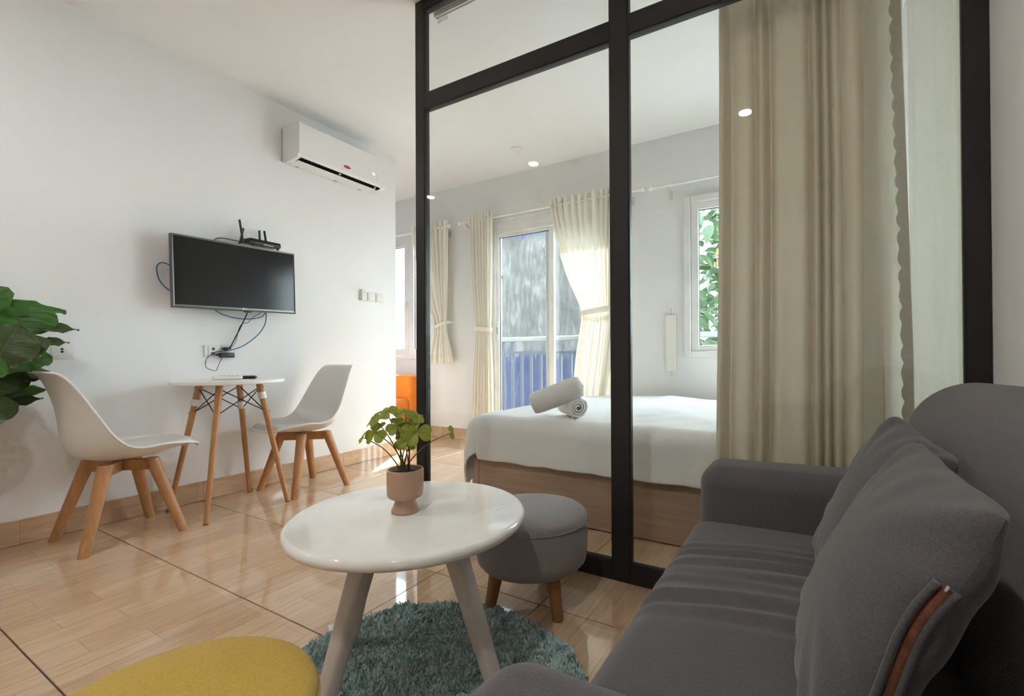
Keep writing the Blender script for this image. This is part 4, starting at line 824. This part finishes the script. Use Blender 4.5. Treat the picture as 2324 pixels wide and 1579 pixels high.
# ------------------------------------------------------------------ fiddle leaf fig in the corner
fg = thing('fiddle_leaf_fig', 'large leaved green fig plant at the left edge behind a chair', 'plant', (-3.12, 0.40, 0)); fo = Vector((-3.12, 0.40, 0))
obj('planter', MB().lathe([(0.09, 0.001), (0.10, 0.004), (0.125, 0.20), (0.13, 0.24), (0.122, 0.24), (0.115, 0.205), (0.001, 0.20)], 40), TABLEW, fg, sharp=50)
obj('soil', MB().lathe([(0.114, 0.206), (0.06, 0.215), (0.001, 0.218)], 24, cap=False), SOIL, fg, sharp=180)
obj('trunk', MB().tube(smooth_path([(0, 0, 0.2), (0.01, 0.0, 0.5), (-0.01, 0.01, 0.8), (0.0, 0.0, 1.12)], 6), list(np.linspace(0.016, 0.007, 19)), 10), BARK, fg, sharp=180)
def fig_leaf(base, tip, width, up, mat, curl=0.25, cup=0.18, seed=0):
    width *= 1.22; base, tip = Vector(base) - fo, Vector(tip) - fo; d = tip - base; L = d.length; yv = d.normalized(); zv = Vector(up); zv = (zv - yv * zv.dot(yv)).normalized(); xv = yv.cross(zv)
    M = Matrix.Translation(base) @ Matrix((xv, yv, zv)).transposed().to_4x4(); rows = []; ph = random.uniform(0, 6)
    ts = np.linspace(0, 1, 19)
    for t_ in ts:
        w = width / 2 * (max(0.02, math.sin(math.pi * t_ ** 0.78) ** 0.62 * (0.72 + 0.5 * t_)) if 0 < t_ < 1 else 0.015)
        zc = curl * L * (math.sin(math.pi * t_) * 0.35 - 0.0)
        row = []
        for s in np.linspace(-1, 1, 11):
            row.append((w * s, L * t_, zc + cup * w * abs(s) ** 1.3 + 0.008 * abs(s) * math.sin(17 * t_ + ph + 2 * s) - 0.0035 * math.cos(t_ * 40 + abs(s) * 6) * min(1, abs(s) * 3)))
        rows.append(row)
    lf = obj('leaf', MB().grid(rows), mat, fg, M=M, sharp=180)
    obj('midrib', MB().tube([(0, -0.05, -0.006)] + [(0, L * t_, rows[k][5][2] + 0.0005) for k, t_ in enumerate(ts)][::2], [0.0035] + list(np.linspace(0.003, 0.0008, 10)), 6), VEIN, lf, sharp=180)
    for t_ in (0.25, 0.4, 0.55, 0.7):
        for sg in (-1, 1):
            k = int(t_ * 18); pts = []
            for q_ in (0, 0.35, 0.7, 0.9):
                kk = min(18, k + int(q_ * 3.2)); j = 5 + sg * int(round(q_ * 5)); p = rows[kk][max(0, min(10, j))]; pts.append((p[0], p[1], p[2] + 0.0008))
            obj('side_vein', MB().tube(pts, [0.0014, 0.0012, 0.0009, 0.0005], 4), VEIN, lf, sharp=180)
CAMV = (0.92, -0.25, 0.3)
for (b, tp, w, up, mt) in (
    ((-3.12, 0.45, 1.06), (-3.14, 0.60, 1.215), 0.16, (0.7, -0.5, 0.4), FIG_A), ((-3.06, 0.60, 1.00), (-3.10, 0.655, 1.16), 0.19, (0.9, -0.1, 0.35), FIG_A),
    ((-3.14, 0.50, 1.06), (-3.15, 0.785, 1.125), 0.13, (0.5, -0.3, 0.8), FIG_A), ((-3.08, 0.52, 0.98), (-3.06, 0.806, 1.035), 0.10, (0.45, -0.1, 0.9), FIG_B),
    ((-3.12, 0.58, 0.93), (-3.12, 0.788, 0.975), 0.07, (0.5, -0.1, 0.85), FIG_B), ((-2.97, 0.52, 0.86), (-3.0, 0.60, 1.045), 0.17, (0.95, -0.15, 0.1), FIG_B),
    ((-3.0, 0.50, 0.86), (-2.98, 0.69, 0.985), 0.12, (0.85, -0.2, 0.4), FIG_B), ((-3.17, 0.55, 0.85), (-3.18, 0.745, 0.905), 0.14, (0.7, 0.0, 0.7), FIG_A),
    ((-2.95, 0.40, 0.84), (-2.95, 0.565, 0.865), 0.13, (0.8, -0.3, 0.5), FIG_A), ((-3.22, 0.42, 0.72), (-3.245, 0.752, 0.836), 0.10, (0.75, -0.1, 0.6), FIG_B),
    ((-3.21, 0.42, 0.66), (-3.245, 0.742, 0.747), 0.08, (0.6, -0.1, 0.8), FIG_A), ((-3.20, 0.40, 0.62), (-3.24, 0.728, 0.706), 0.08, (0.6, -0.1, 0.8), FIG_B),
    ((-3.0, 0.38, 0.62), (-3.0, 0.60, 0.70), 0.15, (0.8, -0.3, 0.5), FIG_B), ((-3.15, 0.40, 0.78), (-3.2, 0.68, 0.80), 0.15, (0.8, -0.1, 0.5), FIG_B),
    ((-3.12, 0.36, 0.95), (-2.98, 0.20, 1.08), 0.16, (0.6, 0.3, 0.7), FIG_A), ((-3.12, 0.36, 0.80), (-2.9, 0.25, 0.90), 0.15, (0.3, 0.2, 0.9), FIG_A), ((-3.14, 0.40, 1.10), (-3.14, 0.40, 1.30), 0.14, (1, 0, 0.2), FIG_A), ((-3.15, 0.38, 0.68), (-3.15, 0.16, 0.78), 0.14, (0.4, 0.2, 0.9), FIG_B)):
    fig_leaf(b, tp, w, up, mt)

# ------------------------------------------------------------------ orange seat in the alcove
og = thing('orange_chair', 'orange upholstered chair half hidden behind the wall corner', 'chair', (-4.08, 3.45, 0))
obj('backrest', MB().rbox((0.62, 0.11, 0.60), 0.035, (4, 2, 6), (0, 0.19, 0.395), 4), ORANGE, og, sharp=180)
obj('back_seam', MB().tube([(-0.31, 0.132, 0.46), (0.312, 0.132, 0.46), (0.312, 0.245, 0.46)], 0.003, 6), ORANGE, og); obj('seat', MB().rbox((0.60, 0.40, 0.14), 0.04, (4, 4, 2), (0, -0.06, 0.37), 4), ORANGE, og, sharp=180)
for sx in (-1, 1):
    for sy in (-1, 1): obj('leg', MB().tube([(sx * 0.25, sy * 0.17, 0.31), (sx * 0.27, sy * 0.19, 0.0)], [0.018, 0.012], 10), OAKLEG, og)

# ------------------------------------------------------------------ outside
struct(obj('balcony_floor', MB().box((XL - 0.1, YB + 0.12, -0.2), (XR + 0.6, 4.85, -0.02)), m_plain('balcony_concrete', (0.25, 0.245, 0.24), 0.8)))
YR = 4.7
rl = thing('balcony_railing', 'blue grey metal balcony railing with a white handrail', 'railing', (-2.3, YR, 0)); ro = (-2.3, YR, 0)
obj('handrail', loc_shift(MB().rbox((5.9, 0.06, 0.055), 0.012, (2, 2, 2), (-2.2, YR, 1.10), 2), ro), RAILW, rl)
obj('top_bar', loc_shift(MB().box((-5.1, YR - 0.018, 0.923), (0.7, YR + 0.018, 0.955)), ro), RAIL, rl); obj('bottom_bar', loc_shift(MB().box((-5.1, YR - 0.015, 0.175), (0.7, YR + 0.015, 0.205)), ro), RAILW, rl)
bm_ = MB().box((-0.0165, -0.012, 0.2), (0.0165, 0.012, 0.924)).mesh('baluster', None); bm_.materials.append(RAIL)
for k in range(43): obj('baluster', bm_, None, rl, loc=(-5.05 + 2.3 + 0.1335 * k, 0, 0))
for x in (-5.0, -3.185, -3.32, -1.4, 0.6): obj('rail_post', loc_shift(MB().box((x - 0.018, YR - 0.014, -0.02), (x + 0.018, YR + 0.014, 1.075)), ro), RAIL, rl)
nw = NT('weathered_blue_render'); v_ = nw.coord('World'); sx_ = nw.new('ShaderNodeSeparateXYZ'); nw.link(v_, sx_.inputs[0])
n1 = nw.noise(nw.coord('World', (11, 11, 3.0)), 1.5, 6, 0.7); n2 = nw.noise(v_, 2.2, 5, 0.6); n3 = nw.noise(nw.coord('World', (14, 14, 5)), 1, 5, 0.7)
grey = nw.ramp(nw.math('ADD', nw.math('MULTIPLY', n1, 0.6), nw.math('MULTIPLY', n2, 0.4)), [(0.34, (0.028, 0.0273, 0.0255)), (0.46, (0.041, 0.0395, 0.0365)), (0.54, (0.054, 0.052, 0.048)), (0.64, (0.088, 0.086, 0.082))])
blue = nw.ramp(n3, [(0.30, (0.0045, 0.0075, 0.021)), (0.5, (0.0105, 0.016, 0.040)), (0.7, (0.024, 0.031, 0.052)), (0.85, (0.042, 0.046, 0.057))])
zj = nw.math('ADD', sx_.outputs[2], nw.math('MULTIPLY', nw.math('SUBTRACT', n1, 0.5), 0.7))
low = nw.ramp(zj, [(0.0, (1, 1, 1)), (0.86, (1, 1, 1)), (1.0, (0, 0, 0))]); top_ = nw.ramp(nw.math('SUBTRACT', zj, 2.0), [(0.84, (0, 0, 0)), (1.0, (1, 1, 1))])
nw.set(nw.mix(nw.math('MAXIMUM', low, top_), grey, blue), 0.9, 0, 0.2); nw.bump(n3, 0.4, 0.02)
nb = thing('neighbour_building', 'weathered grey and blue rendered building wall facing the balcony', 'building', (-3.2, 6.6, -3.2)); no_ = (-3.2, 6.6, -3.2)
obj('wall', loc_shift(MB().box((-4.61, 6.5, -3.2), (-2.3, 6.9, 3.3)), no_), nw.m, nb); obj('coping', loc_shift(MB().box((-4.64, 6.46, 3.3), (-2.27, 6.94, 3.36)), no_), m_plain('coping_concrete', (0.3, 0.3, 0.3), 0.9), nb)
FW = m_plain('pale_render', (0.13, 0.135, 0.14), 0.9, var=0.25, scale=1.2)
fb = thing('far_building', 'pale building with shutters and outdoor unit in the gap past the balcony', 'building', (-8.0, 8.2, -3.2)); fo_ = (-8.0, 8.2, -3.2)
obj('wall', loc_shift(MB().box((-13, 8.0, -3.2), (-5.0, 8.4, 4.6)), fo_), FW, fb)
sh = obj('shutter', loc_shift(MB().box((-6.25, 7.93, 0.35), (-5.45, 8.0, 2.15)), fo_), m_plain('shutter_brown', (0.09, 0.06, 0.05), 0.7), fb)
for k in range(24): obj('slat', loc_shift(MB().box((-6.22, 7.90, 0.50 + k * 0.05), (-5.48, 7.935, 0.53 + k * 0.05)), fo_), FW, sh, sharp=None)
obj('awning', loc_shift(MB().add([(-6.4, 7.98, 0.42), (-5.3, 7.98, 0.42), (-5.3, 7.5, 0.12), (-6.4, 7.5, 0.12), (-6.4, 7.98, 0.38), (-5.3, 7.98, 0.38), (-5.3, 7.5, 0.08), (-6.4, 7.5, 0.08)], [(0, 1, 2, 3), (7, 6, 5, 4), (3, 2, 6, 7), (0, 3, 7, 4), (2, 1, 5, 6), (1, 0, 4, 5)]), fo_), m_plain('ochre_awning', (0.30, 0.13, 0.03), 0.7), fb)
obj('teal_gate', loc_shift(MB().box((-6.4, 7.94, -3.0), (-5.3, 7.99, 0.0)), fo_), m_plain('teal_paint', (0.02, 0.10, 0.19), 0.6), fb)
ou = obj('outdoor_unit', loc_shift(MB().rbox((0.8, 0.3, 0.6), 0.03, (2, 2, 2), (-5.85, 7.8, 2.85), 2), fo_), m_plain('outdoor_unit_white', (0.32, 0.33, 0.33), 0.5), fb)
obj('fan_grille', loc_shift(MB().tube([(-5.75 + 0.2 * math.cos(a), 7.645, 2.85 + 0.2 * math.sin(a)) for a in np.linspace(0, 2 * math.pi, 33)[:-1]], 0.02, 6, closed=True), fo_), DARKPL, ou)
obj('unit_bracket', loc_shift(MB().box((-6.2, 7.65, 2.50), (-6.15, 8.0, 2.55)).box((-5.55, 7.65, 2.50), (-5.5, 8.0, 2.55)), fo_), DARKPL, ou)
struct(obj('ground', MB().box((-30, 4.9, -3.4), (20, 40, -3.2)), m_plain('alley_concrete', (0.3, 0.29, 0.28), 0.9)))
tr_ = thing('broadleaf_tree', 'leafy green tree outside the right bedroom window', 'tree', (-0.7, 6.3, -3.2)); to = Vector((-0.7, 6.3, -3.2))
obj('trunk', MB().tube(smooth_path([(0, 0, 0), (0.05, 0.02, 2), (-0.05, 0.0, 4), (0.1, 0.05, 6.6)], 6), list(np.linspace(0.12, 0.04, 19)), 12), BARK, tr_, sharp=180)
for k in range(9):
    z = 3.4 + 0.38 * k; A = k * 2.4; obj('branch', MB().tube(smooth_path([(0, 0, z), (0.3 * math.cos(A), 0.25 * math.sin(A), z + 0.25), (0.75 * math.cos(A), 0.55 * math.sin(A), z + 0.4)], 4), list(np.linspace(0.03, 0.008, 9)), 7), BARK, tr_, sharp=180)
def tree_leaf(mat):
    rows = []
    for t_ in np.linspace(0, 1, 7):
        w = 0.23 * math.sin(math.pi * t_ ** 0.8) ** 0.8 if 0 < t_ < 1 else 0.01
        rows.append([(w * s, t_, 0.10 * abs(s) * w * 4 - 0.18 * t_ * t_) for s in (-1, -0.5, 0, 0.5, 1)])
    me = MB().grid(rows).mesh('leaf', 180); me.materials.append(mat); return me
LA, LB = tree_leaf(TREE_A), tree_leaf(TREE_B)
def leaf_M(p):
    n = Vector((random.gauss(0, 0.6), random.gauss(-0.5, 0.6), random.gauss(0.6, 0.5))).normalized()
    return Matrix.Translation(p) @ n.to_track_quat('Z', 'Y').to_matrix().to_4x4() @ Matrix.Rotation(random.uniform(0, 6.28), 4, 'Z') @ Matrix.Scale(random.uniform(0.15, 0.26), 4)
for k in range(290):
    y = random.uniform(5.35, 6.1); x = -0.178 * y + random.gauss(0, 0.30); z = random.uniform(0.75, 2.95)
    obj('leaf', LB if k % 58 == 7 else LA, None, tr_, M=leaf_M(Vector((x, y, z)) - to))
fm = MB(); lv_ = [v.co.copy() for v in LA.vertices]; lf_ = [tuple(p.vertices) for p in LA.polygons]
for k in range(900):
    A = random.uniform(0, 6.28); rr_ = random.uniform(0.2, 1.0) ** 0.5; p = Vector((1.1 * rr_ * math.cos(A) + 0.25, 0.75 * rr_ * math.sin(A) + 0.1, random.uniform(3.3, 6.9))); M = leaf_M(p)
    fm.add([tuple(M @ c_) for c_ in lv_], lf_)
fo2 = obj('foliage', fm, TREE_A, tr_, sharp=180); fo2['kind'] = 'stuff'
